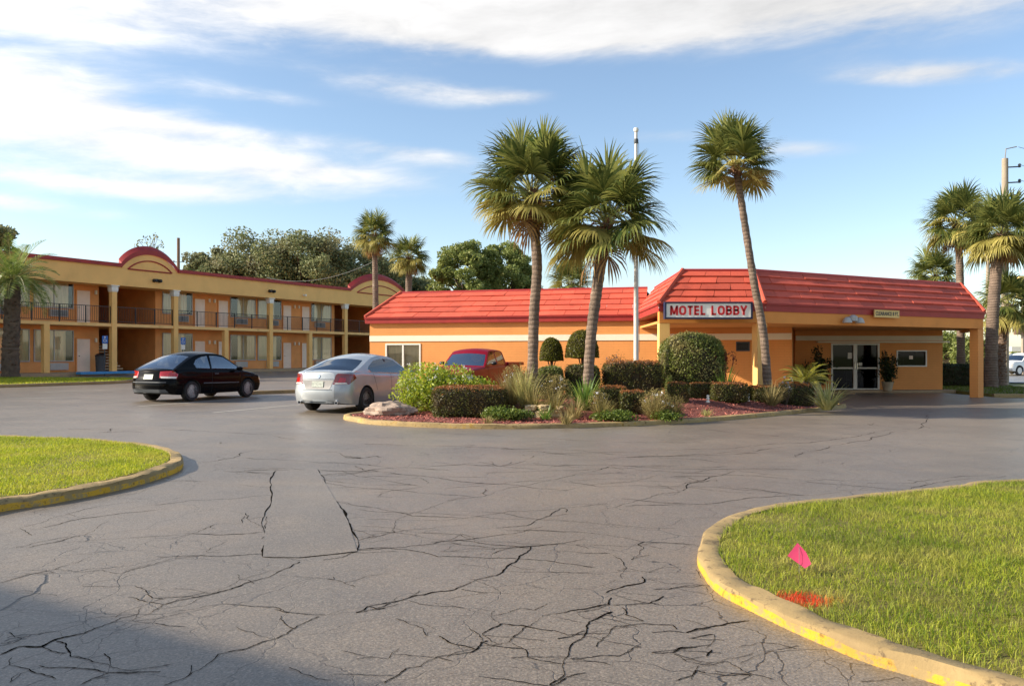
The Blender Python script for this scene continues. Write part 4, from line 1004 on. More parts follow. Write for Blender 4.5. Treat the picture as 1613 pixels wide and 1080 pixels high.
    for a in axles:
        for sgn in (1, -1):
            y0 = sgn*(Wd/2-.115); b = MB(); rr = wr*.66
            b.lathe([(rr, -tw/2), (wr*.93, -tw/2), (wr, -tw/2+.03), (wr, tw/2-.03), (wr*.93, tw/2), (rr, tw/2), (rr, -tw/2)], (0, 0, 0), 32, 'y')
            ty = b.build('wheel', M['rubber'], root, smooth=True); ty.location = (a, y0, wr)
            b = MB(); f = sgn; b.lathe([(rr+.005, f*tw/2*1.0), (rr+.005, f*tw/2*.9), (rr-.03, f*tw/2*.8), (rr-.035, f*tw/2*.3)], (0, 0, 0), 28, 'y')
            for q in range(s.get('spokes', 5)):
                an = 2*math.pi*q/s.get('spokes', 5)+.3; ca, sa = math.cos(an), math.sin(an)
                for (r0, r1, h0, h1) in ((.03, rr-.01, .045, .03),):
                    vs = []
                    for rr_, hh in ((r0, h0), (r1, h1)):
                        for yy in (f*tw/2*.55, f*tw/2*.93):
                            for kk in (-1, 1): vs.append((rr_*ca-kk*hh*sa, yy, rr_*sa+kk*hh*ca))
                    b.add(vs, [(0, 1, 3, 2), (4, 6, 7, 5), (0, 4, 5, 1), (2, 3, 7, 6), (0, 2, 6, 4), (1, 5, 7, 3)])
            b.lathe([(.055, f*tw/2*.5), (.055, f*tw/2*.98), (0, f*tw/2)], (0, 0, 0), 14, 'y')
            b.build('rim', M['alloy'], ty, smooth=True)
            b = MB(); b.lathe([(rr-.02, f*tw/2*.28), (0, f*tw/2*.3)], (0, 0, 0), 20, 'y'); b.build('brake_disc', M['dgrey'], ty)
    # interior seats
    b = MB(); zb = sh(0)
    for x in s['seats']:
        for y in ((-.36, .36) if x > -.5 else (-.4, 0, .4)):
            b.box((x, y, zb-.02), (.14, .46, .46)); b.box((x-.02, y, zb+.29), (.1, .26, .2))
    b.box((cx1-.5, 0, zb-.02), (.3, Wd*.78, .1))
    b.build('seat', M['interior'], root, bevel=.05)
    bvh = BVHTree.FromPolygons(vb+vb2, fb+[tuple(i+len(vb) for i in f) for f in bm.f])
    def patch(nm, poly, m, org, au, av, dr, lift=.006, step=.05, par=None, both=True):
        org, au, av, dr = map(lambda q: Vector(q), (org, au, av, dr)); dr.normalize()
        vo, ff, _ = cdt_sheet(poly, [], step); res = []
        for mir in ((1, -1) if both else (1,)):
            V = []; ok = []
            mm = lambda q: Vector((q.x, q.y*mir, q.z))
            for v in vo:
                o_ = mm(org+au*v.x+av*v.y); h = bvh.ray_cast(o_, mm(dr)); V.append(h[0]-mm(dr)*lift if h[0] else None)
            ff2 = [f for f in ff if all(V[i] is not None for i in f)]
            used = sorted(set(i for f in ff2 for i in f)); mp = {u: i for i, u in enumerate(used)}; vs = [V[u] for u in used]
            fs = []
            for f in ff2:
                f = tuple(mp[i] for i in f); nn = (vs[f[1]]-vs[f[0]]).cross(vs[f[2]]-vs[f[0]]); fs.append(f if nn.dot(mm(dr)) < 0 else f[::-1])
            q = MB(); q.add(vs, fs); res.append(q.build(nm, M[m], par or root, smooth=True, sharp=0))
        return res
    RE = dict(org=(-L, 0, 0), au=(0, 1, 0), av=(0, 0, 1), dr=(1, 0, 0))
    FE = dict(org=(L, 0, 0), au=(0, 1, 0), av=(0, 0, 1), dr=(-1, 0, 0))
    SD = dict(org=(0, -3, 0), au=(1, 0, 0), av=(0, 0, 1), dr=(0, 1, 0))
    i2 = math.sqrt(.5)
    RC = dict(org=(-L/2-2*i2, -Wd/2-2*i2, 0), au=(i2, -i2, 0), av=(0, 0, 1), dr=(1, 1, 0))     # rear corner, seen at 45 degrees
    FC = dict(org=(L/2+2*i2, -Wd/2-2*i2, 0), au=(i2, i2, 0), av=(0, 0, 1), dr=(-1, 1, 0))
    return root, patch, RE, FE, SD, RC, FC, sh, hw
M['carglass'] = glass_mat('car_glass', (.72, .76, .75), .2); M['cardark'] = glass_mat('car_glass_dark', (.16, .19, .19), .07); M['skyglass'] = glass_mat('windshield_glass', (.2, .22, .22), .3)
M['seam'] = mat('panel_gap', (.01, .01, .01), .8, .1, 4, 60, 0)
def strip(a, c, w_): 
    d = (Vector(c)-Vector(a)).normalized(); nn = Vector((-d.y, d.x))*w_/2; a, c = Vector(a), Vector(c); return [tuple(a+nn), tuple(a-nn), tuple(c-nn), tuple(c+nn)]
def mirrors(root, x, y, z, m):
    for k in (1, -1):
        b = MB(); b.grid(lambda u, v: (x+.09*math.cos(2*math.pi*u)*math.sin(math.pi*v), k*(y+.1-.11*math.cos(math.pi*v)), z+.065*math.sin(2*math.pi*u)*math.sin(math.pi*v)), 14, 8)
        b.build('mirror', m, root, smooth=True, sharp=0)

HEAD = math.atan2(.93, .36)
# black two-door hatchback
p = gp(300, 626.5); p = Vector((-10.3, 26.2, 0)); p.z = G(p.x, p.y)
SPEC = dict(L=4.2, W=1.67, H=1.40, paint='pblack', sill=.2, wr=.295, axles=(-1.2, 1.24), tumble=.27,
    top=[(-2.1, .86), (-1.95, .90), (-1.5, .93), (-.5, .92), (.6, .89), (1.0, .86), (1.6, .76), (1.95, .66), (2.1, .58)],
    rear=[(.2, .08), (.42, .0), (.6, .02), (.72, .07), (.95, .12)], front=[(.2, .1), (.42, .0), (.6, .05), (.8, .12)],
    cabin=[(1.08, .85), (.62, 1.14), (.28, 1.34), (-.1, 1.395), (-.55, 1.385), (-.95, 1.31), (-1.45, 1.10), (-1.86, .905)],
    wind=(.08, .86, .93, .9), rearwin=(.07, .92, .9, .84),
    windows=[[(.93, .92), (.62, 1.10), (.3, 1.285), (0, 1.325), (-.28, 1.325), (-.34, .95)], [(-.42, .95), (-.38, 1.325), (-.62, 1.30), (-.88, 1.22), (-1.02, 1.10), (-.96, .97)]],
    seats=(.0, -.75), glass='carglass', spokes=5)
car, patch, RE, FE, SD, RC, FC, sh, hw = make_car('parked_car', 'black two-door hatchback with red tail lights parked nose toward the motel rooms', 'car', p, HEAD, SPEC)
car.scale = (1.06, 1.06, 1.06)
for o in patch('tail_light', [(-.26, .70), (.20, .68), (.24, .80), (.1, .90), (-.24, .885)], 'redlamp', **RC): pass
patch('tail_light', [(-.22, .69), (.18, .68), (.2, .735), (-.24, .745)], 'clearlamp', **RC, lift=.012)
patch('license_plate', [(-.17, .66), (.17, .66), (.17, .80), (-.17, .80)], 'plate', **RE, lift=.015, both=False)
patch('bumper_trim', [(-.62, .56), (.62, .56), (.62, .585), (-.62, .585)], 'dgrey', **RE, both=False)
patch('bumper_valance', [(-.66, .27), (.66, .27), (.6, .37), (-.6, .37)], 'dgrey', **RE, both=False)
patch('door_seam', strip((.98, .86), (.86, .25), .012), 'seam', **SD); patch('door_seam', strip((-.36, .9), (-.42, .25), .012), 'seam', **SD)
patch('side_molding', strip((-.75, .52), (.8, .5), .035), 'dgrey', **SD); patch('door_handle', strip((-.28, .79), (-.1, .79), .03), 'dgrey', **SD, lift=.02)
patch('headlight', [(-.2, .56), (.25, .58), (.25, .70), (-.2, .68)], 'clearlamp', **FC)
mirrors(car, .72, .82, .93, M['pblack'])
# silver sedan
p = Vector((-4.2, 22.6, 0)); p.z = G(p.x, p.y)
SPEC = dict(L=4.8, W=1.8, H=1.47, paint='psilver', sill=.2, wr=.325, axles=(-1.40, 1.38), tumble=.28,
    top=[(-2.4, 1.0), (-2.2, 1.03), (-1.7, 1.04), (-.6, .99), (.6, .94), (1.15, .92), (1.8, .83), (2.2, .72), (2.4, .62)],
    rear=[(.2, .12), (.4, .02), (.55, .0), (.7, .04), (.9, .07), (1.05, .09)], front=[(.2, .12), (.45, 0), (.65, .06), (.9, .16)],
    cabin=[(1.4, .89), (.8, 1.20), (.4, 1.40), (0, 1.46), (-.5, 1.455), (-.95, 1.36), (-1.45, 1.19), (-2.0, 1.035)],
    wind=(.1, 1.05, .93, .88), rearwin=(.12, .98, .9, .82),
    windows=[[(1.15, .975), (.8, 1.16), (.42, 1.345), (.1, 1.39), (-.35, 1.385), (-.75, 1.33), (-1.08, 1.2), (-1.2, 1.12), (-1.05, 1.03)]],
    seats=(.15, -.75), glass='cardark', spokes=6)
car, patch, RE, FE, SD, RC, FC, sh, hw = make_car('parked_car', 'silver four-door sedan parked beside the planted island, rear facing us', 'car', p, HEAD+.03, SPEC)
for o in patch('tail_light', [(-.30, .74), (.10, .74), (.34, .90), (.26, 1.0), (-.16, 1.02), (-.22, .98)], 'darkred', **RC): pass
patch('tail_light', [(-.18, .79), (0, .79), (.03, .9), (-.12, .92)], 'redlamp', **RC, lift=.012); patch('tail_light', [(-.26, .75), (.06, .75), (.02, .785), (-.24, .785)], 'clearlamp', **RC, lift=.012)
patch('plate_recess', [(-.36, .62), (.36, .62), (.46, .85), (-.46, .85)], 'plastic', **RE, both=False)
patch('license_plate', [(-.17, .67), (.17, .67), (.17, .82), (-.17, .82)], 'plate', **RE, lift=.02, both=False)
patch('badge', [(.05*math.cos(a), .945+.05*math.sin(a)) for a in np.linspace(0, 6.1, 14)], 'chrome', **RE, lift=.012, both=False, step=.03)
patch('trunk_seam', strip((-.46, .87), (.46, .87), .01), 'seam', **RE, both=False); patch('bumper_seam', strip((-.44, .6), (.44, .6), .01), 'seam', **RE, both=False)
patch('bumper_valance', [(-.6, .26), (.6, .26), (.55, .3), (-.55, .3)], 'dgrey', **RE, both=False)
for a, c in (((-.02, .98), (-.08, .27)), ((-1.0, 1.0), (-.86, .55)), ((1.12, .93), (1.0, .3))): patch('door_seam', strip(a, c, .012), 'seam', **SD)
for x in (.1, -.95): patch('door_handle', strip((x, .87), (x+.19, .875), .03), 'psilver', **SD, lift=.025)
for k in (-.55, .55):
    b = MB(); b.lathe([(.045, -.1), (.045, .1), (.035, .1), (.035, -.08)], (0, 0, 0), 14, 'y'); o = b.build('exhaust_pipe', M['chrome'], car, smooth=True); o.location = (-2.28, k, .27); o.rotation_euler = (0, 0, R(90))
b = MB()
for k in (-1, 1): b.add([(-.02, k*.795, .985), (-.1, k*.795, .985), (-.14, k*.665, 1.385), (-.06, k*.665, 1.385), (-.02, k*.775, .985), (-.1, k*.775, .985), (-.14, k*.645, 1.385), (-.06, k*.645, 1.385)], [(0, 1, 2, 3), (7, 6, 5, 4), (0, 3, 7, 4), (1, 5, 6, 2)])
b.build('door_pillar', M['black'], car)
patch('headlight', [(-.2, .58), (.3, .62), (.35, .78), (-.1, .72)], 'clearlamp', **FC)
mirrors(car, .92, .88, 1.0, M['psilver'])
# pickup trucks
def pickup(label, loc, rz, pnt):
    sp = dict(L=5.0, W=1.78, H=1.66, paint=pnt, sill=.3, wr=.36, axles=(-1.45, 1.6), tumble=.2, plan=.18,
        top=[(-2.5, 1.12), (-.75, 1.12), (-.6, 1.1), (.9, 1.08), (1.25, 1.06), (2.1, 1.0), (2.4, .93), (2.5, .88)],
        rear=[(.3, .0), (.5, 0), (1.2, .03)], front=[(.3, .08), (.5, 0), (.7, .04), (1.05, .09)],
        cabin=[(1.28, 1.05), (.92, 1.34), (.62, 1.6), (.3, 1.645), (-.3, 1.655), (-.62, 1.6), (-.70, 1.4), (-.78, 1.11)],
        wind=(.08, .68, .93, .9), rearwin=(.1, .42, .85, .82),
        windows=[[(1.0, 1.14), (.86, 1.3), (.62, 1.53), (.42, 1.6), (.2, 1.615), (.16, 1.15)], [(.02, 1.16), (.06, 1.615), (-.45, 1.6), (-.55, 1.5), (-.6, 1.16)]],
        seats=(.05,), glass='cardark', spokes=5, crown=.6)
    car, patch, RE, FE, SD, RC, FC, sh, hw = make_car('pickup_truck', label, 'pickup', loc, rz, sp)
    b = MB()
    for k in (-1, 1): b.b2(-2.45, -.82, k*.84-.05, k*.84+.05, 1.1, 1.22)
    b.b2(-2.5, -2.42, -.84, .84, 1.1, 1.22); b.build('bed_rail', M[pnt], car, bevel=.02)
    patch('grille', [(-.5, .62), (.5, .62), (.5, .82), (-.5, .82)], 'black', **FE, both=False); patch('headlight', [(.52, .64), (.82, .66), (.8, .84), (.52, .82)], 'clearlamp', **FE)
    patch('bumper', [(-.82, .38), (.82, .38), (.82, .56), (-.82, .56)], 'chrome', **FE, lift=.04, both=False)
    patch('door_seam', strip((1.0, 1.1), (.95, .4), .014), 'seam', **SD); patch('door_seam', strip((.12, 1.1), (.1, .4), .014), 'seam', **SD)
    mirrors(car, .85, .9, 1.2, M['black']); return car
p = Vector((-1.25, 28.75, 0)); p.z = G(p.x, p.y)
pickup('red pickup truck parked against the orange wing wall behind the shrubs', p, math.atan2(-.93, -.36), 'pred')
q = at(1613, 585, 62); q.z = .05
pickup('white pickup truck standing across the street at the far right edge', q, R(200), 'pwhite')
# ------------------------------------------------------------------ planting
M['hedge'] = leaf_mat('hedge_leaf', lin(58, 66, 26), lin(106, 104, 44), .28, .5, 2.0, lin(88, 68, 36)); M['hedgetop'] = leaf_mat('hedge_new_leaf', lin(128, 78, 42), lin(168, 112, 62), .3, .5)
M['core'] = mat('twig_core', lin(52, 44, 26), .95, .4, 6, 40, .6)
M['topi'] = leaf_mat('topiary_leaf', lin(62, 72, 16), lin(124, 122, 30), .3, .5, 2.5, lin(96, 86, 30)); M['ilex'] = leaf_mat('dome_leaf', lin(70, 88, 34), lin(136, 140, 66), .35, .5, 1.2, lin(160, 146, 96))
M['shrub'] = leaf_mat('shrub_leaf', lin(104, 132, 36), lin(186, 190, 62), .4, .5); M['flower'] = leaf_mat('pale_flower', lin(214, 218, 236), lin(240, 238, 240), .4, .7)
M['strap'] = leaf_mat('strap_leaf', lin(84, 118, 48), lin(150, 168, 78), .35, .45); M['straw'] = leaf_mat('dry_grass', lin(136, 122, 74), lin(184, 166, 112), .35, .7)
M['pale'] = leaf_mat('pale_strap_leaf', lin(150, 150, 84), lin(206, 196, 128), .35, .5); M['cover'] = leaf_mat('ground_cover', lin(64, 88, 32), lin(122, 134, 52), .3, .5)
M['twig'] = leaf_mat('twiggy_leaf', lin(112, 106, 54), lin(170, 150, 92), .35, .6); M['cycad'] = leaf_mat('cycad_leaf', lin(132, 136, 44), lin(196, 186, 84), .35, .45)
M['oak'] = leaf_mat('oak_leaf', lin(92, 106, 66), lin(150, 152, 106), .35, .6, .15, lin(150, 142, 110)); M['tree2'] = leaf_mat('tree_leaf', lin(94, 112, 54), lin(160, 164, 92), .38, .5, .2)
M['frond'] = leaf_mat('fan_frond', lin(64, 82, 40), lin(150, 150, 80), .4, .4); M['frondy'] = leaf_mat('older_frond', lin(138, 130, 62), lin(186, 172, 98), .35, .55); M['dead'] = leaf_mat('dead_frond', lin(132, 94, 58), lin(184, 146, 96), .2, .8)
M['petiole'] = mat('petiole', lin(150, 148, 84), .5, .15, 3, 40, .1); M['pond'] = leaf_mat('palm_feather', lin(84, 110, 48), lin(158, 168, 84), .35, .45)
M['bark'] = mat('bark', lin(92, 78, 64), .95, .3, 4, 25, .8, dirt=lin(60, 52, 44), dscale=3)
def palm_bark():
    m, nt, p = new_mat('palm_bark'); v = coords(nt, (1, 1, 1)); c = lin(130, 110, 94)
    n = noise_tex(nt, v, 3, 5, .65); v2 = coords(nt, (6, 6, 1.5)); n2 = noise_tex(nt, v2, 5, 5, .7)
    wv = nt.nodes.new('ShaderNodeTexWave'); wv.bands_direction = 'Z'; wv.inputs['Scale'].default_value = 2.6; wv.inputs['Distortion'].default_value = 4; wv.inputs['Detail'].default_value = 3; nt.links.new(v, wv.inputs['Vector'])
    wf = N(nt, wv.outputs['Fac'])
    col = mixc(nt, n.ramp(.3, .7), mul(c, .62), mul(c, 1.08)); col = mixc(nt, wf.ramp(.25, .02)*.6, col, mul(c, .35)); col = mixc(nt, n2.ramp(.55, .75)*.6, col, mul(c, .4))
    col = mixc(nt, n.ramp(.62, .75)*.5, col, lin(176, 160, 140))
    nt.links.new(col, p.inputs['Base Color']); p.inputs['Roughness'].default_value = .9; bump(nt, p, wf*.5+n2, .8, .03); return m
M['pbark'] = palm_bark(); M['boot'] = mat('boot', lin(122, 90, 66), .9, .35, 5, 40, .5)
M['stone'] = mat('limestone', lin(196, 170, 128), .9, .2, 3, 20, .8, dirt=lin(128, 104, 76), dscale=2.5); M['boulder'] = mat('boulder', lin(160, 140, 124), .95, .35, 4, 14, 1.0, dirt=lin(96, 74, 62), dscale=3.5)

# planted island
IS = [gp(*q) for q in ((545, 657.5), (560, 664.5), (600, 669.5), (700, 674), (800, 675.5), (900, 674), (1000, 670.7), (1100, 665), (1200, 657), (1270, 650), (1318, 644.5), (1331, 641))]+[Vector((9.4, 25.0, 0)), Vector((7.6, 25.6, 0)), Vector((4, 26.2, 0)), Vector((.8, 25.6, 0)), Vector((-1.4, 23.6, 0)), Vector((-3.1, 21.2, 0))]
isp = catmull(IS, 8, True)
kerb('island_kerb', isp, 1, True, .17, .1, [M['kyel'], M['kyel']], jit=.018)
is_i = inset([(p.x, p.y) for p in isp], .18, 1)
ga, gb = np.meshgrid(np.arange(-5, 11, .1), np.arange(15.5, 28, .1)); gdist = np.full(ga.shape, 9.0)
for i in range(len(is_i)):                           # distance to the bed's edge, for a mound that dies out at the kerb
    (x0, y0), (x1, y1) = is_i[i-1], is_i[i]; ex, ey = x1-x0, y1-y0; tt = np.clip(((ga-x0)*ex+(gb-y0)*ey)/(ex*ex+ey*ey+1e-9), 0, 1); gdist = np.minimum(gdist, np.hypot(ga-x0-tt*ex, gb-y0-tt*ey))
gdist *= pip(is_i, ga, gb)
def mz(x, y):
    d = ((x-2.6)/5.6)**2+((y-22.0)/3.2)**2; i = min(max(int(round((y-15.5)/.1)), 0), gdist.shape[0]-1); j = min(max(int(round((x+5)/.1)), 0), gdist.shape[1]-1)
    e = min(1, gdist[i, j]/1.3); return G(x, y)+.085+.36*max(0, 1-d*.8)*e*e*(3-2*e)
bed('mulch_bed', is_i, M['mulch'], mz, .3)
def leaf_arrays(P, size, nrm=None, aspect=.5, flat=.0, upb=0.0):
    n = len(P); k = RNG.normal(size=(n, 3)); k[:, 2] += upb
    if nrm is not None: k = k*(1-flat)+nrm*flat*1.7
    k /= np.linalg.norm(k, axis=1)[:, None]+1e-9
    t = np.cross(k, RNG.normal(size=(n, 3))); t /= np.linalg.norm(t, axis=1)[:, None]+1e-9; bb = np.cross(k, t)
    L = (size*RNG.uniform(.6, 1.35, n))[:, None]; Wd = L*aspect
    V = np.stack([P-t*L*.5, P+bb*Wd*.5+t*L*.05, P+t*L*.5, P-bb*Wd*.5+t*L*.05], 1).reshape(-1, 3)
    return V, np.arange(4*n).reshape(n, 4)
def super_pts(n, dims, ex, fill=.12):
    q = RNG.normal(size=(n, 3)) if ex <= 2.5 else RNG.uniform(-1, 1, (n, 3))
    if ex > 2.5:
        ax = RNG.choice(3, n, p=np.array([dims[1]*dims[2], dims[0]*dims[2], dims[0]*dims[1]])/(dims[1]*dims[2]+dims[0]*dims[2]+dims[0]*dims[1])); q[np.arange(n), ax] = RNG.choice([-1, 1], n)
    r = (np.abs(q)**ex).sum(1)**(1/ex); q = q/r[:, None]; nr = np.sign(q)*np.abs(q)**(ex-1); nr /= np.linalg.norm(nr, axis=1)[:, None]
    return q*(1-np.abs(RNG.normal(0, fill, n))*.8)[:, None]*(1+RNG.normal(0, .02, n))[:, None], nr
def core_mesh(dims, ex, k=.9, cuts=8, zmin=None):
    b = MB(); 
    for ax in range(3):
        for s_ in (-1, 1):
            def fn(u, v):
                q = [0, 0, 0]; q[ax] = s_; q[(ax+1) % 3] = (u*2-1)*s_; q[(ax+2) % 3] = v*2-1
                r = sum(abs(x)**ex for x in q)**(1/ex); w_ = 1+.07*noise.noise(Vector(q)*3); return tuple(q[i]/r*dims[i]/2*k*w_ for i in range(3))
            b.grid(fn, cuts, cuts)
    return np.array(b.v), b.f
def clump(name, P, nr, size, mats, parent, mi, aspect=.5, flat=.35, core=None):
    V, Fc = leaf_arrays(P, size, nr, aspect, flat)
    if core is not None:
        cv, cf = core; cf = np.array(cf); Fc = np.concatenate([Fc, cf+len(V)]); V = np.concatenate([V, cv]); mi = np.concatenate([mi, np.full(len(cf), len(mats)-1)])
    return np_mesh(name, V, Fc, mats, parent, mi)
def hedge(label, c, dims, n, leaf=.045, ex=6, top=True, mat_='hedge', name='clipped_hedge', group=None, cat='hedge', rz=0, density=1.0):
    P, nr = super_pts(int(n), dims, ex, .05); sh_ = RNG.random(len(P)) < .05; P[sh_] *= RNG.uniform(1.0, 1.13, sh_.sum())[:, None]; und = 1+.05*np.array([noise.noise(Vector(p*1.8)+Vector((len(label), 0, 0))) for p in P])
    istop = (nr[:, 2]+RNG.normal(0, .25, len(P))) > .62; Q = P*und[:, None]*np.array(dims)/2
    Q[:, 2] += dims[2]/2
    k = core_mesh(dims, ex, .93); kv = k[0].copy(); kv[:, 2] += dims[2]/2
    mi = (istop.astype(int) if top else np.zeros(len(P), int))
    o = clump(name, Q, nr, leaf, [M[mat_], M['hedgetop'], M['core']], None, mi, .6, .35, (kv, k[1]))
    o.location = c; o.rotation_euler = (0, 0, rz); return tag(o, label, cat, group)
def ipt(x, d): X = (x-CX)*d/F; return Vector((X, d, mz(X, d)))
def ibox(x0, x1, yt, d, depth):                      # footprint from photo extents at depth d (front face)
    s = F/d; X = ((x0+x1)/2-CX)/s; w_ = (x1-x0)/s; dc = d+depth/2; X *= dc/d; z0 = mz(X, dc)-.04; zt = CAMZ+(HZ-yt)/s
    return (X, dc, z0), (w_, depth, zt-z0)
HG = 'clipped bronze-topped hedge blocks in the planted island'
for x0, x1, yt, d, dep, n, lab in (
        (680, 800, 609, 18.2, 1.3, 9000, 'longest clipped hedge block of the island, in front of the pale-flowered shrub'),
        (942, 987, 608, 19.1, .7, 3600, 'clipped hedge block just right of the leaning palm base, taller of a touching pair'),
        (974, 1014, 615, 18.8, .65, 3200, 'lower clipped hedge block touching the right side of a taller one below the flagpole'),
        (1050, 1084, 602, 20.3, .6, 2800, 'small clipped hedge block before the big dome shrub'),
        (948, 1043, 568, 21.8, 1.0, 7000, 'wide tall dark hedge block behind the flagpole foot'),
        (1085, 1119, 603, 21.4, .6, 2400, 'half-hidden clipped hedge left of the largest block under the lobby sign'),
        (1116, 1175, 603, 21.0, .95, 5200, 'square clipped hedge block under the red-spiked strappy plant'),
        (1180, 1227, 608, 22.2, .8, 3800, 'clipped hedge block at the foot of the slim leaning palm'),
        (1231, 1278, 605, 22.9, .8, 3800, 'rightmost clipped hedge block, in front of the cycad')):
    c, dm = ibox(x0, x1, yt, d, dep); hedge(lab, c, dm, n*1.5, .042, 5.5, True, group=HG)
for x0, x1, yt, d, dep, n, lab in ((889, 945, 574, 21.6, .9, 3800, 'low dark clipped hedge behind the leaning palm trunk under the larger topiary'), (846, 888, 577, 21.4, .8, 2800, 'small dark bush under the smaller mushroom topiary')):
    c, dm = ibox(x0, x1, yt, d, dep); hedge(lab, c, dm, n*1.5, .045, 4, False, 'ilex' if x0 == 846 else 'hedge', name='low_hedge')
# dome and mushroom topiaries
c, dm = ibox(1036, 1143, 522, 22.3, 1.9)
t = thing('dome_shrub', 'large rounded dome shrub in front of the portico column under the lobby sign', 'shrub', (c[0], c[1], c[2]))
P, nr = super_pts(17000, dm, 2.6, .05); Q = P*np.array(dm)/2*(1+.05*np.array([noise.noise(Vector(p)*2.2) for p in P]))[:, None]; Q[:, 2] += dm[2]/2
k = core_mesh(dm, 2.6, .9); kv = k[0].copy(); kv[:, 2] += dm[2]/2
clump('foliage', Q, nr, .06, [M['ilex'], M['core']], t, np.zeros(len(Q), int), .55, .3, (kv, k[1]))
b = MB(); b.tube([(0, 0, -.2), (0, 0, .4)], .08, 8); b.build('stem', M['bark'], t)
for x0, x1, yt, yb, d, lab in ((850, 887, 534, 568, 23.4, 'smaller mushroom-shaped topiary right of the upright palm'), (891, 943, 522, 563, 23.2, 'larger mushroom-shaped topiary behind the leaning palm trunk')):
    s = F/d; X = ((x0+x1)/2-CX)/s; w_ = (x1-x0)/s; zt = CAMZ+(HZ-yt)/s; zb = CAMZ+(HZ-yb)/s; z0 = mz(X, d)
    t = thing('topiary', lab, 'topiary', (X, d, z0), group='mushroom topiaries')
    dm = (w_, w_, (zt-zb)*2); P, nr = super_pts(11000, dm, 2.2, .03); kk = P[:, 2] > -.18; P, nr = P[kk], nr[kk]
    P[:, 2] = np.where(P[:, 2] < 0, P[:, 2]*.3, P[:, 2]); Q = P*np.array(dm)/2; Q[:, 2] += zb-z0+.04
    k = core_mesh(dm, 2.2, .93); kv = k[0].copy(); kv[:, 2] = np.where(kv[:, 2] < 0, kv[:, 2]*.12, kv[:, 2]); kv[:, 2] += zb-z0+.05
    clump('crown', Q, nr, .042, [M['topi'], M['core']], t, np.zeros(len(Q), int), .55, .3, (kv, k[1]))
    b = MB(); b.tube([(0, 0, -.1), (.02, 0, (zb-z0)*.5), (0, 0, zb-z0+.2)], [.05, .04, .04], 8)
    for q in range(5): b.tube([(0, 0, (zb-z0)*.6), (.14*math.cos(q*1.26), .14*math.sin(q*1.26), zb-z0+.05)], .015, 5)
    b.build('stem', M['bark'], t)
# loose flowering shrub
def loose(name, label, c, dims, n, leaf, m, flowers=0, fm='flower', stems=14, aspect=.4, ex=2.2, cat='shrub', group=None, core=.6, lumps=9, boxy=False):
    t = thing(name, label, cat, c, group=group); L = []; dm = np.array(dims)
    for i in range(lumps):
        q = RNG.normal(size=3); q /= np.linalg.norm(q); q[2] = abs(q[2])
        if boxy: q = np.array([RNG.uniform(-1.35, 1.35), RNG.uniform(-1, 1), RNG.uniform(-.5, .95)])
        L.append((q*dm/2*RNG.uniform(.25, .68), RNG.uniform(.32, .55)))
    P = []; Nn = []
    for o_, r in L:
        p, q = super_pts(max(10, n//lumps), dims, 2, .18); P.append(p*dm/2*r+o_); Nn.append(q)
    P = np.concatenate(P); Nn = np.concatenate(Nn); P[:, 2] += dm[2]*.28; ok = P[:, 2] > .01; P, Nn = P[ok], Nn[ok]
    P[:, 2] *= dm[2]/max(P[:, 2].max(), .01); P[:, 0] *= dm[0]/max(np.ptp(P[:, 0]), .01); P[:, 1] *= dm[1]/max(np.ptp(P[:, 1]), .01)
    cv, cf = core_mesh(dm*core, 2.0, 1, 6); cv = cv.copy(); cv[:, 2] += dm[2]*core*.5
    clump('foliage', P, Nn, leaf, [M[m], M['core']], t, np.zeros(len(P), int), aspect, .2, (cv, cf) if core else None)
    if stems:
        b = MB()
        for i in range(stems):
            e = P[RNG.integers(len(P))]; b.tube([(e[0]*.15, e[1]*.15, -.05), tuple(e*np.array([.6, .6, .55])), tuple(e)], [.012, .008, .004], 5)
        b.build('stems', M['bark'], t)
    if flowers:
        ok = P[:, 2]+Nn[:, 2]*.3 > dm[2]*.42; C = P[ok][RNG.integers(ok.sum(), size=flowers)]+Nn[ok][RNG.integers(ok.sum(), size=flowers)]*.02
        C = np.repeat(C, 7, 0)+RNG.normal(0, .022, (flowers*7, 3)); V, Fc = leaf_arrays(C, .035, None, .9); np_mesh('flowers', V, Fc, M[fm], t)
    return t
c, dm = ibox(614, 800, 570, 18.9, 1.9); loose('flowering_shrub', 'large bright green shrub with pale blue-white flowers by the silver car', c, dm, 15000, .085, 'shrub', 130, lumps=26, core=.42, boxy=True)
def strappy(name, label, c, n, ln, wd, m, spread=1.0, droop=.6, cat='plant', group=None, up=.35, parts=None, dead=None):
    b = MB()
    for i in range(n):
        a = random.uniform(0, 6.283); e = random.uniform(up, 1.45); L = ln*random.uniform(.6, 1.1); w_ = wd*random.uniform(.7, 1.2); ca, sa = math.cos(a), math.sin(a); r0 = random.uniform(0, .12)*spread
        x, z = r0, 0; k = 6; pts = []; th = e
        for j in range(k+1):
            pts.append((x, z)); th -= droop*(j/k)*random.uniform(.6, 1.2)*1.1/k*2.2; x += math.cos(th)*L/k*spread; z += math.sin(th)*L/k
        vs = []
        for j, (x, z) in enumerate(pts):
            ww = w_*(1-(j/k)**2.2)*.5+.001
            for q in (-1, 1): vs.append((x*ca-q*ww*sa, x*sa+q*ww*ca, max(z, .01)-.02))
        b.add(vs, [(2*j, 2*j+2, 2*j+3, 2*j+1) for j in range(k)])
    o = b.build(name, m if not isinstance(m, str) else M[m], None, smooth=True, sharp=0); o.location = c; return tag(o, label, cat, group)
strappy('grass_clump', 'tall yellowish grass clump left of the upright palm trunk', ipt(826, 19.6), 150, 1.15, .016, 'pale', .75, .35, up=.8)
strappy('grass_clump', 'dry feathery grass clump between the hedge block and the tall green grass', ipt(806, 19.9), 420, 1.0, .012, 'straw', .8, .5, up=.6)
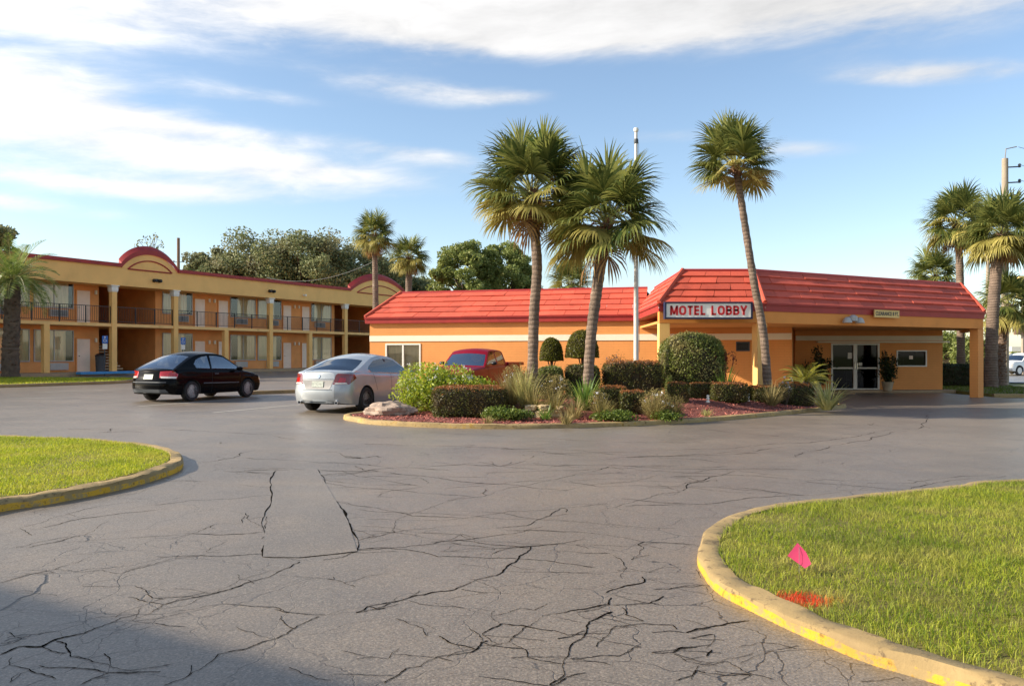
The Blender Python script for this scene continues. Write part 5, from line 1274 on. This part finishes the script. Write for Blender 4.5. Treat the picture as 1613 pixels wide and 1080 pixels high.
strappy('strappy_plant', 'green strap-leaved plant at the base of the leaning palm', ipt(921, 19.2), 120, .95, .04, 'strap', .8, .5, up=.6)
strappy('strappy_plant', 'pale blue-green strap-leaved plant before the stacked limestone rocks', ipt(858, 17.95), 60, .42, .02, 'strap', .9, .5, up=.4)
strappy('pale_yucca', 'pale spiky strap-leaved plant at the right tip of the island', ipt(1303, 21.6), 110, .95, .05, 'pale', 1.0, .55, up=.45)
strappy('grass_tuft', 'small straw-coloured grass tuft at the kerb below the leaning palm', ipt(892, 16.95), 120, .36, .012, 'straw', .8, .4, up=.6)
strappy('grass_tuft', 'tiny straw-coloured tuft at the kerb below the longest hedge', ipt(768, 17.0), 60, .22, .012, 'straw', .9, .4, up=.6)
strappy('grass_tuft', 'small green tuft on the mulch left of the square hedge under the lobby sign', ipt(1113, 19.2), 70, .26, .014, 'pale', .9, .4, up=.6)
for x, d, n_, l_, m_, lab in ((872, 18.6, 260, .75, 'twig', 'wispy brown-green weeds right above the stacked limestone rocks'), (905, 18.1, 220, .6, 'straw', 'wispy dry grass between the limestone rocks and the leaning palm base'), (948, 17.9, 300, .62, 'twig', 'wispy green-brown weeds in front of the paired hedge blocks'), (1030, 18.2, 320, .75, 'straw', 'wispy tan weeds between the paired hedge blocks and the small hedge'), (1060, 18.3, 260, .6, 'twig', 'wispy low weeds under the small hedge before the dome shrub'), (1216, 21.9, 200, .8, 'straw', 'wispy dry reeds between the two rightmost hedge blocks'), (985, 22.9, 260, 1.1, 'twig', 'reddish wispy weeds rising behind the wide dark hedge'), (838, 18.9, 240, .9, 'twig', 'wispy weeds at the foot of the upright palm, left of the rocks')):
    strappy('wispy_plant', lab, ipt(x, d), n_, l_, .010, m_, .85, .45, up=.5)
t = thing('spiked_plant', 'dark strap-leaved plant with reddish seed heads behind the square hedge block', 'plant', ipt(1141, 22.5))
o = strappy('leaves', None, (0, 0, 0), 90, 1.0, .06, 'strap', .8, .5, None, up=.6); o.parent = t
b = MB()
for i in range(7):
    a = random.uniform(0, 6.28); r = random.uniform(.1, .4); h = random.uniform(.95, 1.25); b.tube([(0, 0, 0), (r*.6*math.cos(a), r*.6*math.sin(a), h*.6), (r*math.cos(a), r*math.sin(a), h)], .012, 5)
    C = RNG.normal(0, 1, (60, 3))*np.array([.05, .05, .09])+np.array([r*math.cos(a), r*math.sin(a), h]); V, Fc = leaf_arrays(C, .06); b.add([tuple(v) for v in V], [tuple(f) for f in Fc])
b.build('seed_head', mat('seed_head', lin(120, 62, 40), .8, .3, 8, 40, .1), t)
for x0, x1, yt, d, n, m, lab in ((848, 906, 588, 19.3, 2600, 'twig', 'twiggy brown-green shrub between the two palm trunks'), (786, 856, 574, 20.6, 4200, 'twig', 'dry feathery shrub between the flowering shrub and the upright palm'), (1006, 1078, 612, 17.9, 3600, 'twig', 'sprawling dry twiggy shrub right of the paired hedge blocks'), (952, 986, 551, 23.3, 1400, 'twig', 'small reddish twiggy bush behind the wide hedge'), (925, 965, 614, 18.1, 1500, 'twig', 'thin straggly shrub left of the paired hedge blocks'), (1222, 1250, 592, 22.6, 900, 'twig', 'dry reedy bush left of the cycad'), (1046, 1062, 588, 20.6, 700, 'ilex', 'small green bush at the left foot of the big dome shrub')):
    c, dm = ibox(x0, x1, yt, d, (x1-x0)*d/F*.8); loose('twiggy_shrub', lab, c, dm, n, .05, m, 12 if m == 'twig' else 0, stems=40, aspect=.35, core=.3, lumps=14)
for x0, x1, yt, d, n, lab in ((752, 842, 640, 17.3, 3200, 'low bright green ground cover below the longest hedge block'), (925, 1008, 646, 17.2, 2400, 'low green ground cover at the kerb below the paired hedge blocks'), (1020, 1078, 645, 17.6, 1300, 'low ground cover below the sprawling twiggy shrub')):
    c, dm = ibox(x0, x1, yt, d, .9); loose('ground_cover', lab, c, dm, n, .055, 'cover', 0, stems=0, aspect=.55, core=0, cat='plant', lumps=26)
def rock(name, label, c, dims, m, seed, group=None, rz=0, cut=4):
    b = MB(); dims = Vector(dims)
    def fn(u, v):
        th, ph = u*2*math.pi, v*math.pi; q = Vector((math.cos(th)*math.sin(ph), math.sin(th)*math.sin(ph), math.cos(ph))); r = (abs(q.x)**cut+abs(q.y)**cut+abs(q.z)**cut)**(-1/cut)
        r *= 1+.26*noise.noise(q*1.7+Vector((seed, 0, 0)))+.13*noise.noise(q*3.6+Vector((seed, 5, 0)))+.06*noise.noise(q*9)
        return (q.x*r*dims.x/2, q.y*r*dims.y/2, q.z*r*dims.z/2+dims.z*.42)
    b.grid(fn, 40, 24); o = b.build(name, M[m], None, smooth=True, sharp=22); o.location = c; o.rotation_euler = (0, 0, rz); return tag(o, label, 'rock', group)
c, dm = ibox(577, 652, 632, 18.7, .8); rock('boulder', 'long grey-pink boulder at the left end of the island beside the silver car', (c[0], c[1], c[2]-.05), (dm[0]*1.08, dm[1]*1.1, dm[2]*1.15), 'boulder', 8.3, cut=2.1)
RG = 'stacked limestone rocks left of the leaning palm'
c0 = ipt(852, 18.5)
for i, (dx_, dz_, w_, h_, dy_, lab) in enumerate(((-.3, 0, .3, .16, 0, 'squat tan limestone block at the lower left of the rock stack'), (.02, 0, .34, .17, -.05, 'tan limestone block at the lower middle of the rock stack'), (.36, .0, .3, .2, .05, 'pale limestone block at the lower right of the rock stack'), (-.22, .16, .26, .15, .05, 'tan limestone block on top at the left of the rock stack'), (.08, .17, .3, .14, .0, 'flat tan limestone slab on top of the rock stack'), (-.48, -.02, .2, .1, -.2, 'small pale limestone piece lying left of the rock stack'), (.44, .16, .18, .12, .05, 'small whitish stone on top at the right of the rock stack'))):
    rock('limestone_rock', lab, (c0.x+dx_, c0.y+dy_, c0.z+dz_), (w_, .28, h_), 'stone', i*3.3, RG, random.uniform(-.3, .3))
for x, d, h, lab in ((1115, 20.7, .2, 'small white garden ornament at the left foot of the square hedge'), (1178, 21.9, .24, 'small white garden ornament between two hedge blocks near the slim palm')):
    p = ipt(x, d); b = MB(); b.lathe([(.05, 0), (.055, .02), (.03, .05), (.045, h*.5), (.028, h*.68), (.04, h*.8), (.036, h*.93), (0, h)], (0, 0, 0), 14); o = b.build('garden_ornament', M['white'], None, smooth=True); o.location = p; tag(o, lab, 'ornament', 'white garden ornaments')
# mulch chips
n = 26000; px = RNG.uniform(-4.2, 10.2, n); py = RNG.uniform(16.6, 26.4, n); ok = pip(is_i, px, py) & (py < 22.5); px, py = px[ok], py[ok]
P = np.stack([px, py, np.array([mz(x, y) for x, y in zip(px, py)])+.012], 1); up = np.zeros_like(P); up[:, 2] = 1
V, Fc = leaf_arrays(P, .075, up, .33, .55)
M['chip'] = mat('mulch_chip', lin(196, 116, 100), .9, .25, 5, 40, .2, isl=.6)
tag(np_mesh('mulch_chips', V, Fc, M['chip']), 'reddish bark mulch chips covering the planted island', 'mulch', kind='stuff')

# palms
def fan_leaf(b, base, az, el, pet, fan, droop, m=0, segs=34, curl=1.0, pm=3):
    d = Vector((math.cos(az)*math.cos(el), math.sin(az)*math.cos(el), math.sin(el))); pts = [Vector(base)]; v = d.copy()
    for i in range(5): v = (v+Vector((0, 0, -.10*droop))).normalized(); pts.append(pts[-1]+v*pet/5)
    b.tube(pts, [.022, .02, .017, .015, .012, .01], 5, pm, False)
    f = v; s = f.cross(Vector((0, 0, 1))); s = s.normalized() if s.length > .05 else Vector((1, 0, 0)); u = s.cross(f).normalized()
    if u.z < 0: u, s = -u, -s
    hub = pts[-1]; roll = random.uniform(-.5, .5); s, u = s*math.cos(roll)+u*math.sin(roll), u*math.cos(roll)-s*math.sin(roll)
    for i in range(segs):
        a = (i/(segs-1)*2-1)*R(118)+random.gauss(0, .03); L = fan*(1-.22*abs(a/R(118))**1.5)*random.uniform(.88, 1.08)
        dr = f*math.cos(a)+s*math.sin(a); hb = hub+f*.16*max(0, math.cos(a))*fan
        sd_ = dr.cross(u).normalized(); p = hb; vv = dr+u*(.28-.35*abs(math.sin(a))); vv.normalize(); vs = []; K = 4; w0 = .0245*fan/.75
        for j in range(K+1):
            t_ = j/K; ww = w0*(.35+1.3*t_ if t_ < .5 else 2*(1-t_)+.03)
            vs += [p-sd_*ww, p+sd_*ww]
            g = droop*curl*(t_**1.3)*1.05; vv = (vv+Vector((0, 0, -g))).normalized(); p = p+vv*L/K
        b.add(vs, [(2*j, 2*j+2, 2*j+3, 2*j+1) for j in range(K)], m)
def trunk_mesh(path, r0, r1, n=14, flare=1.25):
    P = catmull(path, 14); b = MB(); k = len(P); b.tube(P, [(r0+(r1-r0)*i/(k-1))*(1+(flare-1)*math.exp(-i/(k*.06)))*(1+.05*math.sin(i*2.1)+.03*random.uniform(-1, 1)) for i in range(k)], n); return b, P
def fan_palm(label, path, r0, r1, rad, n=40, droop=1.0, boots=0, dead=0, name='fan_palm', lean=(0, 0), group=None, fan=.62, old=.25, segs=34, elmin=-.55, seedheads=False, lowboots=0):
    base = Vector(path[0]); pth = [Vector(p)-base for p in path]; t = thing(name, label, 'palm tree', base, group=group)
    b, P = trunk_mesh(pth, r0, r1); o = b.build('trunk', M['pbark'], t, smooth=True, sharp=50); top = P[-1]
    b = MB()
    for i in range(n):
        f = (i+.5)/n; el = elmin+(1.3-elmin)*(f**.9); az = i*2.39996+random.gauss(0, .2); pet = rad*(1-fan)*random.uniform(.85, 1.15)*1.15
        mt = 1 if (f < old and random.random() < .7) else 0
        fan_leaf(b, top+Vector((math.cos(az)*r1*.6, math.sin(az)*r1*.6, -.15+f*.35)), az, el, pet, rad*fan*random.uniform(.9, 1.1), droop*(1.25-.75*f), mt, segs)
    for i in range(dead):
        az = random.uniform(0, 6.283); fan_leaf(b, top+Vector((math.cos(az)*r1*.8, math.sin(az)*r1*.8, -.2)), az, random.uniform(-1.2, -.7), rad*.35, rad*.5, 1.6, 2, 18)
    b.build('crown', [M['frond'], M['frondy'], M['dead'], M['petiole']], t)
    def stubs(z0, z1, cnt, L):
        b = MB()
        for i in range(cnt):
            f = random.random(); zz = z0+(z1-z0)*f; q = min(P, key=lambda p: abs(p.z-zz)); az = random.uniform(0, 6.283); rr = r1*.9; l = L*random.uniform(.5, 1.2); e = random.uniform(.3, 1.2)
            d = Vector((math.cos(az), math.sin(az), 0)); p0 = q+d*rr; p0 = q+d*rr*.8; p1 = p0+d*l*math.cos(e)+Vector((0, 0, l*math.sin(e)*random.choice((1, 1, 1, -.6)))); s = Vector((-d.y, d.x, 0)); w_ = .045
            b.add([p0-s*w_, p0+s*w_, p1+s*w_*.5, p1-s*w_*.5, p0-s*w_+d*.03, p0+s*w_+d*.03, p1+s*w_*.45+d*.02, p1-s*w_*.45+d*.02], [(3, 2, 1, 0), (4, 5, 6, 7), (0, 1, 5, 4), (1, 2, 6, 5), (2, 3, 7, 6), (3, 0, 4, 7)])
        return b
    if boots: stubs(top.z-boots, top.z, int(170*boots), .24).build('boots', M['boot'], t)
    if lowboots: stubs(.2, lowboots, int(120*lowboots), .16).build('boots', M['boot'], t)
    return t
def path_px(pts, d, z0=None):
    P = [at(x, y, d) for x, y in pts]
    if z0 is not None: P[0].z = z0
    return P
p = ipt(838, 21); fan_palm('tall upright fan palm with full crown, left of the two in mid island', path_px([(838, 600), (841, 500), (846, 420), (840, 345), (838, 306)], 21.0, p.z-.1), .14, .135, 1.62, 44, .72, .95, 3, fan=.6, old=.3, segs=40, elmin=-.22)
p = ipt(926, 20.2); fan_palm('leaning fan palm with drooping crown in front of the flagpole', path_px([(924, 600), (931, 530), (941, 450), (948, 400), (955, 352)], 20.2, p.z-.1), .125, .16, 1.72, 40, .86, .8, 2, fan=.62, old=.25, elmin=-.28, segs=40)
p = ipt(1211, 23.6); fan_palm('slim tall fan palm leaning left, in front of the portico corner', path_px([(1211, 605), (1203, 530), (1187, 440), (1172, 345), (1161, 272), (1159, 262)], 23.6, p.z-.1), .125, .09, 1.35, 36, .6, .35, 0, fan=.62, old=.25, segs=38, elmin=-.2)
fan_palm('slender fan palm with full crown standing behind the portico roof end', path_px([(1514, 600), (1513, 500), (1511, 400), (1506, 352)], 40, 0), .2, .16, 1.75, 46, .9, .3, 8, old=.45)
fan_palm('stout fan palm with large crown beside the right-hand portico column', path_px([(1561, 616), (1562, 540), (1567, 450), (1572, 400), (1577, 368)], 36.5, 0), .27, .22, 1.75, 50, .95, .5, 6, old=.35)
fan_palm('short fan palm with low dark crown right of the stout palm by the street', path_px([(1577, 612), (1577, 540), (1588, 492), (1592, 480)], 38, .05), .22, .2, 1.6, 34, 1.2, 0, 3, old=.2, lowboots=3.4)
fan_palm('fan palm crown peeking over the right part of the portico roof', path_px([(1478, 600), (1476, 500), (1471, 436)], 50, 0), .2, .17, 1.75, 40, 1.0, .3, 3, old=.25)
fan_palm('fan palm top peeking above the wing roof between the two island palms', path_px([(900, 600), (899, 520), (899, 446)], 52, .1), .2, .17, 1.55, 34, .6, .2, 2, old=.4)
fan_palm('taller of two fan palms behind the wing roof, in front of the far arch', path_px([(592, 600), (592, 500), (590, 372)], 46, .4), .2, .15, 1.3, 40, 1.0, .3, 9, old=.45)
fan_palm('shorter fan palm behind the wing roof, right of the taller one', path_px([(645, 600), (643, 500), (645, 405)], 50, .3), .22, .2, 1.35, 36, .95, .3, 5, old=.35)
# feather palm, cycad, dark entrance plants
def pinnate(b, base, az, el, L, droop, lw, ll, m=0, pm=1, n=22):
    d = Vector((math.cos(az)*math.cos(el), math.sin(az)*math.cos(el), math.sin(el))); pts = [Vector(base)]; v = d
    K = 12
    for i in range(K): v = (v+Vector((0, 0, -droop*(.4+i/K)*1.6/K))).normalized(); pts.append(pts[-1]+v*L/K)
    b.tube(pts, [.02*(1-i/(K+2))*lw/.03 for i in range(K+1)], 5, pm, False)
    for i in range(n*2):
        f = .12+.88*(i//2)/n; q = f*K; j = min(int(q), K-1); p = pts[j].lerp(pts[j+1], q-j); t = (pts[j+1]-pts[j]).normalized(); s = t.cross(Vector((0, 0, 1)))
        if s.length < .05: s = Vector((1, 0, 0))
        s.normalize(); u = s.cross(t); sg = 1 if i % 2 else -1; l = ll*math.sin(math.pi*(.15+.8*f))*random.uniform(.85, 1.1)
        dr = (s*sg+t*.75+u*.45).normalized(); e = p+dr*l+Vector((0, 0, -l*.12)); w_ = t*lw*.5
        b.add([p-w_*.5, p+dr*l*.45-w_, e, p+dr*l*.45+w_], [(0, 1, 2, 3)], m)
p = gp(17, 598); t = thing('feather_palm', 'stout feather palm with arching fronds on the grass strip at far left', 'palm tree', p)
s = F/p.y; b, P = trunk_mesh([(0, 0, -.1), (-.02, 0, 1.4), (.05, 0, 2.6), (.1, 0, (597-440)/s)], .42, .36, 14, 1.1); b.build('trunk', M['bark'], t, smooth=True, sharp=50); top = P[-1]
b = MB()
for i in range(46):
    f = (i+.5)/46; az = i*2.39996; pinnate(b, top+Vector((math.cos(az)*.15, math.sin(az)*.15, 0)), az, -.35+1.75*f, 2.3*random.uniform(.85, 1.15), 1.5-.6*f, .05, .62, 0, 1, 26)
b.build('crown', [M['pond'], M['petiole']], t)
b = MB()
for i in range(240):
    az = random.uniform(0, 6.28); z = random.uniform(.5, top.z); q = min(P, key=lambda a: abs(a.z-z)); d = Vector((math.cos(az), math.sin(az), 0)); p0 = q+d*.33; p1 = p0+d*random.uniform(.06, .14)+Vector((0, 0, random.uniform(.05, .2))); sx = Vector((-d.y, d.x, 0))*.07
    b.add([p0-sx, p0+sx, p1+sx*.6, p1-sx*.6], [(0, 1, 2, 3)])
b.build('boots', M['bark'], t)
p = ipt(1268, 24.1)+Vector((0, 0, .3)); b = MB()
for i in range(24): az = i*2.4; pinnate(b, (0, 0, .35), az, .25+.9*(i/24), .95*random.uniform(.85, 1.1), .9, .028, .2, 0, 1, 20)
b.lathe([(.12, -.4), (.14, .2), (.08, .4), (0, .42)], (0, 0, 0), 10, 'z', 2)
o = b.build('cycad', [M['cycad'], M['petiole'], M['bark']], None); o.location = p; tag(o, 'yellow-green cycad rosette between the rightmost hedge block and the lobby door', 'plant')
M['dkleaf'] = leaf_mat('dark_leaf', lin(28, 40, 20), lin(60, 74, 34), .25, .45)
for (x, d, h, w_, lab) in ((1398, 33.2, 1.75, .55, 'dark leafy potted plant standing right of the glass entrance door'), (1285, 33.0, 2.0, 1.3, 'tall dark bushy plant filling the corner left of the glass entrance door')):
    X = (x-CX)*d/F; t = thing('potted_plant', lab, 'plant', (X, d, .08)); b = MB(); b.lathe([(.16, 0), (.24, .36), (.26, .38), (.22, .38), (.2, .3), (0, .3)], (0, 0, 0), 20); b.build('pot', M['concrete'], t, smooth=True, sharp=40)
    b = MB(); P = []
    for i in range(9 if w_ < 1 else 14):
        az = random.uniform(0, 6.28); r = random.uniform(.1, w_*.55); hh = random.uniform(.6, h); pt = [(0, 0, .3), (r*.5*math.cos(az), r*.5*math.sin(az), hh*.6), (r*math.cos(az), r*math.sin(az), hh)]; b.tube(pt, .015, 5)
        for k in range(9): f = random.uniform(.3, 1); q = np.array(pt[2])*f+np.array([0, 0, .3])*(1-f); P.append(q+RNG.normal(0, .1, (16, 3)))
    b.build('stems', M['bark'], t); P = np.concatenate(P); V, Fc = leaf_arrays(P, .13, None, .4); np_mesh('foliage', V, Fc, M['dkleaf'], t)
# hedge and shrubs seen through the portico
c = ((1516-CX)*37.5/F, 38.4, 0); hedge('dark clipped hedge seen through the portico beside the lobby end wall', c, (2.2, 1.4, 1.15), 9000, .07, 5, False, 'dkleaf')
def tree(label, c, h, cr, crz, n, leaf, m, trunk_r=.35, clusters=26, seed=1, zc=None, name='oak_tree', group=None, cat='tree', gap=.62, flat=.0, bare=.0):
    rnd = random.Random(seed); t = thing(name, label, cat, c, group=group); zc = zc or h-crz*.9; P = []; Nn = []; br = MB(); br.tube([(0, 0, -.3), (.1, 0, h*.18), (-.1, .1, zc-crz*.5)], [trunk_r*1.3, trunk_r, trunk_r*.8], 10); cc = []
    for i in range(clusters):
        a = i*2.4+rnd.uniform(-.5, .5); f = (i+.5)/clusters; zz = (f*2-1)*.95; r = math.sqrt(max(0, 1-zz*zz))*rnd.uniform(.55, 1.0); q = np.array([math.cos(a)*r*cr, math.sin(a)*r*cr, zc+zz*crz*rnd.uniform(.85, 1.1)]); cc.append(q)
        mid = Vector((q[0]*.45, q[1]*.45, zc-crz*.5+(q[2]-zc+crz*.5)*.45)); br.tube([(-.1, .1, zc-crz*.6), mid, Vector(q)], [trunk_r*.45, trunk_r*.25, trunk_r*.08], 6)
        k = max(3, int(cr*1.1))
        for j in range(k):
            o_ = RNG.normal(0, 1, 3); o_ /= np.linalg.norm(o_); o_ *= np.array([1, 1, .75])*cr*.3*rnd.uniform(.3, 1); sc = cr*.21*rnd.uniform(.6, 1.3); mn = n//(clusters*k)
            p = RNG.normal(0, 1, (mn, 3)); p /= np.linalg.norm(p, axis=1)[:, None]; rr = RNG.uniform(.3, 1, (mn, 1))**.5
            P.append(q+o_+p*rr*sc*np.array([1.15, 1.15, .8])); Nn.append(p)
            br.tube([Vector(q), Vector(q+o_)], [trunk_r*.08, .02], 4)
    br.build('trunk', M['bark'], t, smooth=True); P = np.concatenate(P); Nn = np.concatenate(Nn)
    if n: V, Fc = leaf_arrays(P, leaf, Nn, .6, .2); np_mesh('crown', V, Fc, M[m], t)
    return t
OG = 'dark oaks rising behind the long motel block'
for i, (x, yt, d, cr, lab) in enumerate(((338, 392, 96, 4.2, 'small open oak crown at the left end of the dark oaks behind the motel roof'), (405, 376, 98, 7.0, 'broad dark oak crown behind the middle of the motel roof'), (478, 369, 97, 6.6, 'tallest dark oak crown behind the middle of the motel roof'), (545, 385, 100, 6.8, 'dark oak crown behind the taller palm left of the far arch'), (600, 410, 104, 5.0, 'dark oak crown directly behind the far arch'), (655, 430, 108, 4.0, 'low dark oak crown behind the shorter palm right of the far arch'))):
    h = CAMZ+(HZ-yt)*d/F; tree(lab, ((x-CX)*d/F, d, .3), h-1.5, cr, cr*.72 if cr < 6 else cr*.66, 34000, .32, 'oak', .45, 30, 5+i, group=OG)
for i, (x, yt, d, cr, lab) in enumerate(((735, 388, 82, 3.6, 'rounded green tree above the wing roof, left half of a pair'), (795, 389, 84, 3.4, 'rounded green tree above the wing roof, right half of a pair'))):
    h = CAMZ+(HZ-yt)*d/F; tree(lab, ((x-CX)*d/F, d, .1), h-.5, cr, cr*1.05, 30000, .27, 'tree2', .22, 40, 40+i, name='broadleaf_tree', group='green trees above the wing roof')
h = CAMZ+(HZ-362)*70/F; tree('dark tree top behind the feather palm at the far left edge', ((-22-CX)*70/F, 70, .3), h, 3.2, 2.6, 9000, .36, 'oak', .3, 18, 77)
tree('bare twiggy tree top showing behind the first arch', ((238-CX)*92/F, 92, .3), CAMZ+(HZ-377)*92/F, 1.6, 1.6, 260, .3, 'oak', .16, 22, 78, name='bare_tree')
for x, yt, d, w_, lab in ((1500, 520, 46, 3.2, 'green shrubbery bush behind the dark hedge under the portico, left one'), (1540, 512, 44, 2.6, 'green bush behind the dark hedge under the portico, by the slender palm')):
    c = ((x-CX)*d/F, d, 0); loose('bush', lab, c, (w_, 2.4, CAMZ+(HZ-yt)*d/F), 5200, .2, 'tree2', 0, stems=8, core=.7, lumps=12)
c = at(1594, 600, 66); loose('bush', 'small green bush against the white building across the street', (c.x, c.y, 0), (.8, 1.0, 1.9), 1200, .16, 'tree2', 0, stems=4, core=.8, lumps=8)
# flagpole
M['flagpole'] = mat('pole_paint', lin(206, 200, 192), .5, .08, 2, 40, .05, dirt=lin(160, 150, 138), dscale=2)
p = ipt(1002, 22.6); s = F/22.6; H = CAMZ+(HZ-203)/s-p.z; t = thing('flagpole', 'white metal flagpole with ball top behind the leaning palm', 'flagpole', p)
b = MB(); b.lathe([(.075, 0), (.07, 2), (.042, H-.12), (.042, H-.1)], (0, 0, 0), 16); b.build('pole', M['flagpole'], t, smooth=True); b = MB(); b.lathe([(0, 0), (.06, .02), (.075, .07), (.06, .12), (0, .14)], (0, 0, H-.1), 14); b.build('ball', M['white'], t, smooth=True)
b = MB(); b.lathe([(.058, 0), (.065, .03), (.065, .1), (.055, .13)], (0, 0, H-.42), 12); b.build('truck_pulley', M['dgrey'], t, smooth=True)
b = MB(); b.tube([(.085, -.03, 1.2), (.075, -.03, 4), (.07, -.02, H-.4)], .006, 5); b.build('halyard', M['grey'], t)
# pink marker flag
p = gp(1259, 922); t = thing('marker_flag', 'pink plastic utility marker flag stuck in the right-hand lawn', 'flag', (p.x, p.y, .06), R(-38))
b = MB(); b.tube([(0, 0, -.05), (0, .0, .2)], .0016, 5); b.build('wire_stem', M['grey'], t)
b = MB(); vs = []
fp = [(-.01, .23), (-.08, .13), (.035, .06), (.08, .1), (.042, .17)]
b.add([(x, .012*math.sin(x*40), z) for x, z in fp]+[(.0, .02, .12)], [(0, 1, 5), (1, 2, 5), (2, 3, 5), (3, 4, 5), (4, 0, 5)])
M['pink'] = leaf_mat('pink_plastic', lin(255, 84, 132), lin(255, 96, 140), .6, .4); b.build('flag', M['pink'], t, smooth=True, sharp=0)

# utility poles, wires, far side of the street
def upole(label, c, h, r, m, arms, n_=10):
    t = thing('utility_pole', label, 'utility pole', c); b = MB(); b.lathe([(r*1.25, -.2), (r, h)], (0, 0, 0), n_); b.build('pole', M[m], t, smooth=True)
    for z, dx_ in arms:
        b = MB(); b.tube([(0, 0, z), (dx_, 0, z+.04)], .035, 6); b.lathe([(.05, 0), (.09, .04), (.05, .08), (.08, .13), (.04, .2)], (dx_, 0, z), 10); b.build('insulator', M['dgrey'], t, smooth=True)
    return t
M['pole'] = mat('concrete_pole', lin(156, 142, 124), .9, .12, 2, 30, .3, dirt=lin(140, 128, 112), dscale=.8); M['wood'] = mat('weathered_wood', lin(120, 100, 82), .9, .2, 3, 30, .3, stretch=(4, 4, .4))
s = F/41; c = at(1583, 608, 41); H = CAMZ+(HZ-250)/s; upole('tall grey concrete utility pole with insulators at the right edge', (c.x, c.y, 0), H, .15, 'pole', [(H-.45, .75), (H-1.25, .75), (H-1.9, .75)])
b = MB(); b.tube([(0, 0, H), (.05, 0, H+.5), (.6, 0, H+.62)], .03, 6); o = b.build('top_bracket', M['grey'], bpy.data.objects['utility_pole'])
p2 = bpy.data.objects['utility_pole'].location
for k, z in enumerate((H+.6, H-.3, H-1.1)):
    b = MB(); pts = []
    for i in range(21): f = i/20; pts.append((p2.x+.7+f*30, p2.y+f*8, z-1.2*4*f*(1-f)))
    b.tube(pts, .012, 5); tag(b.build('power_line', M['black']), ('uppermost', 'middle', 'lowest')[k]+' overhead wire leaving the concrete utility pole', 'wire', 'wires on the concrete pole')
c = at(1556, 600, 62); upole('slim pale pole between the slender palm and the stout palm', (c.x, c.y, 0), CAMZ+(HZ-392)*62/F, .13, 'pole', [])
c = at(281, 560, 88); upole('dark wooden utility pole behind the motel roof right of the first arch', (c.x, c.y, .3), CAMZ+(HZ-379)*88/F, .16, 'wood', [(11.6, .5), (11.6, -.5), (10.6, .5)])
a, e = at(420, 437, 72), at(596, 408, 62); pts = []
for i in range(25): f = i/24; q = a.lerp(e, f); q.z -= .9*4*f*(1-f); pts.append(q)
b = MB(); b.tube(pts, .022, 5); tag(b.build('service_wire', M['black']), 'sagging wire running from the motel roof to the taller palm', 'wire')
M['farwall'] = mat('far_wall', lin(232, 224, 204), .8, .06, 1, 20, .1)
c = at(1640, 580, 84); t = thing('white_building', 'low cream building across the street at the far right edge', 'building', (c.x+4, c.y, 0)); b = MB(); b.b2(-7, 9, 0, 8, -.1, 2.0); b.build('wall', M['farwall'], t); b = MB(); b.b2(-7.3, 9.3, -.3, 8.3, 2.0, 2.5); b.build('roof', M['white'], t)
b = MB()
for x in (-4.5, -1.5, 1.5, 4.5): b.b2(x, x+1.2, -.04, .0, .7, 1.6)
b.build('window', M['dglass'], t)
c = at(1612, 560, 68); t = thing('pylon_sign', 'tall pylon sign with tan top cabinet and brown letter board at the right edge', 'sign', (c.x, c.y, 0)); k = 68/F
b = MB(); b.b2(-.12, .12, -.12, .12, 0, CAMZ+(HZ-470)*k); b.build('post', M['pole'], t); b = MB(); b.b2(-.5, 1.6, -.2, .2, CAMZ+(HZ-470)*k, CAMZ+(HZ-435)*k); b.build('cabinet', M['board'], t)
b = MB(); b.b2(-.75, 1.6, -.16, .16, CAMZ+(HZ-527)*k, CAMZ+(HZ-513)*k); o = b.build('letter_board', mat('brown_board', lin(128, 100, 88), .7, .1, 3, 40, 0), t)
# tan building out of frame at left whose roof edge shades the asphalt in the lower left corner
t = thing('tan_building', 'flat-roofed tan building beyond the left edge, shading the asphalt corner', 'building', (-13.0, .5, 0)); hh = 4.6; sh_ = hh/math.tan(R(SUN_EL))
e0 = Vector((-3.4-sh_*math.cos(R(SUN_B)), 5.28+sh_*math.sin(R(SUN_B)))); dr = Vector((.86, -.51)); q0 = e0-dr*2.0; q1 = e0+dr*7.5; nb = Vector((-.51, -.86))
b = MB(); poly = [tuple(v-Vector((-13.0, .5))) for v in (q0, q0+nb*6, q1+nb*6, q1)]; b.prism(poly, -.1, hh-.2); b.build('wall', M['tan'], t)
cx_ = sum(p[0] for p in poly)/4; cy_ = sum(p[1] for p in poly)/4; b = MB(); b.prism([((p[0]-cx_)*1.02+cx_, (p[1]-cy_)*1.02+cy_) for p in poly], hh-.2, hh); b.build('roof', M['cap'], t)
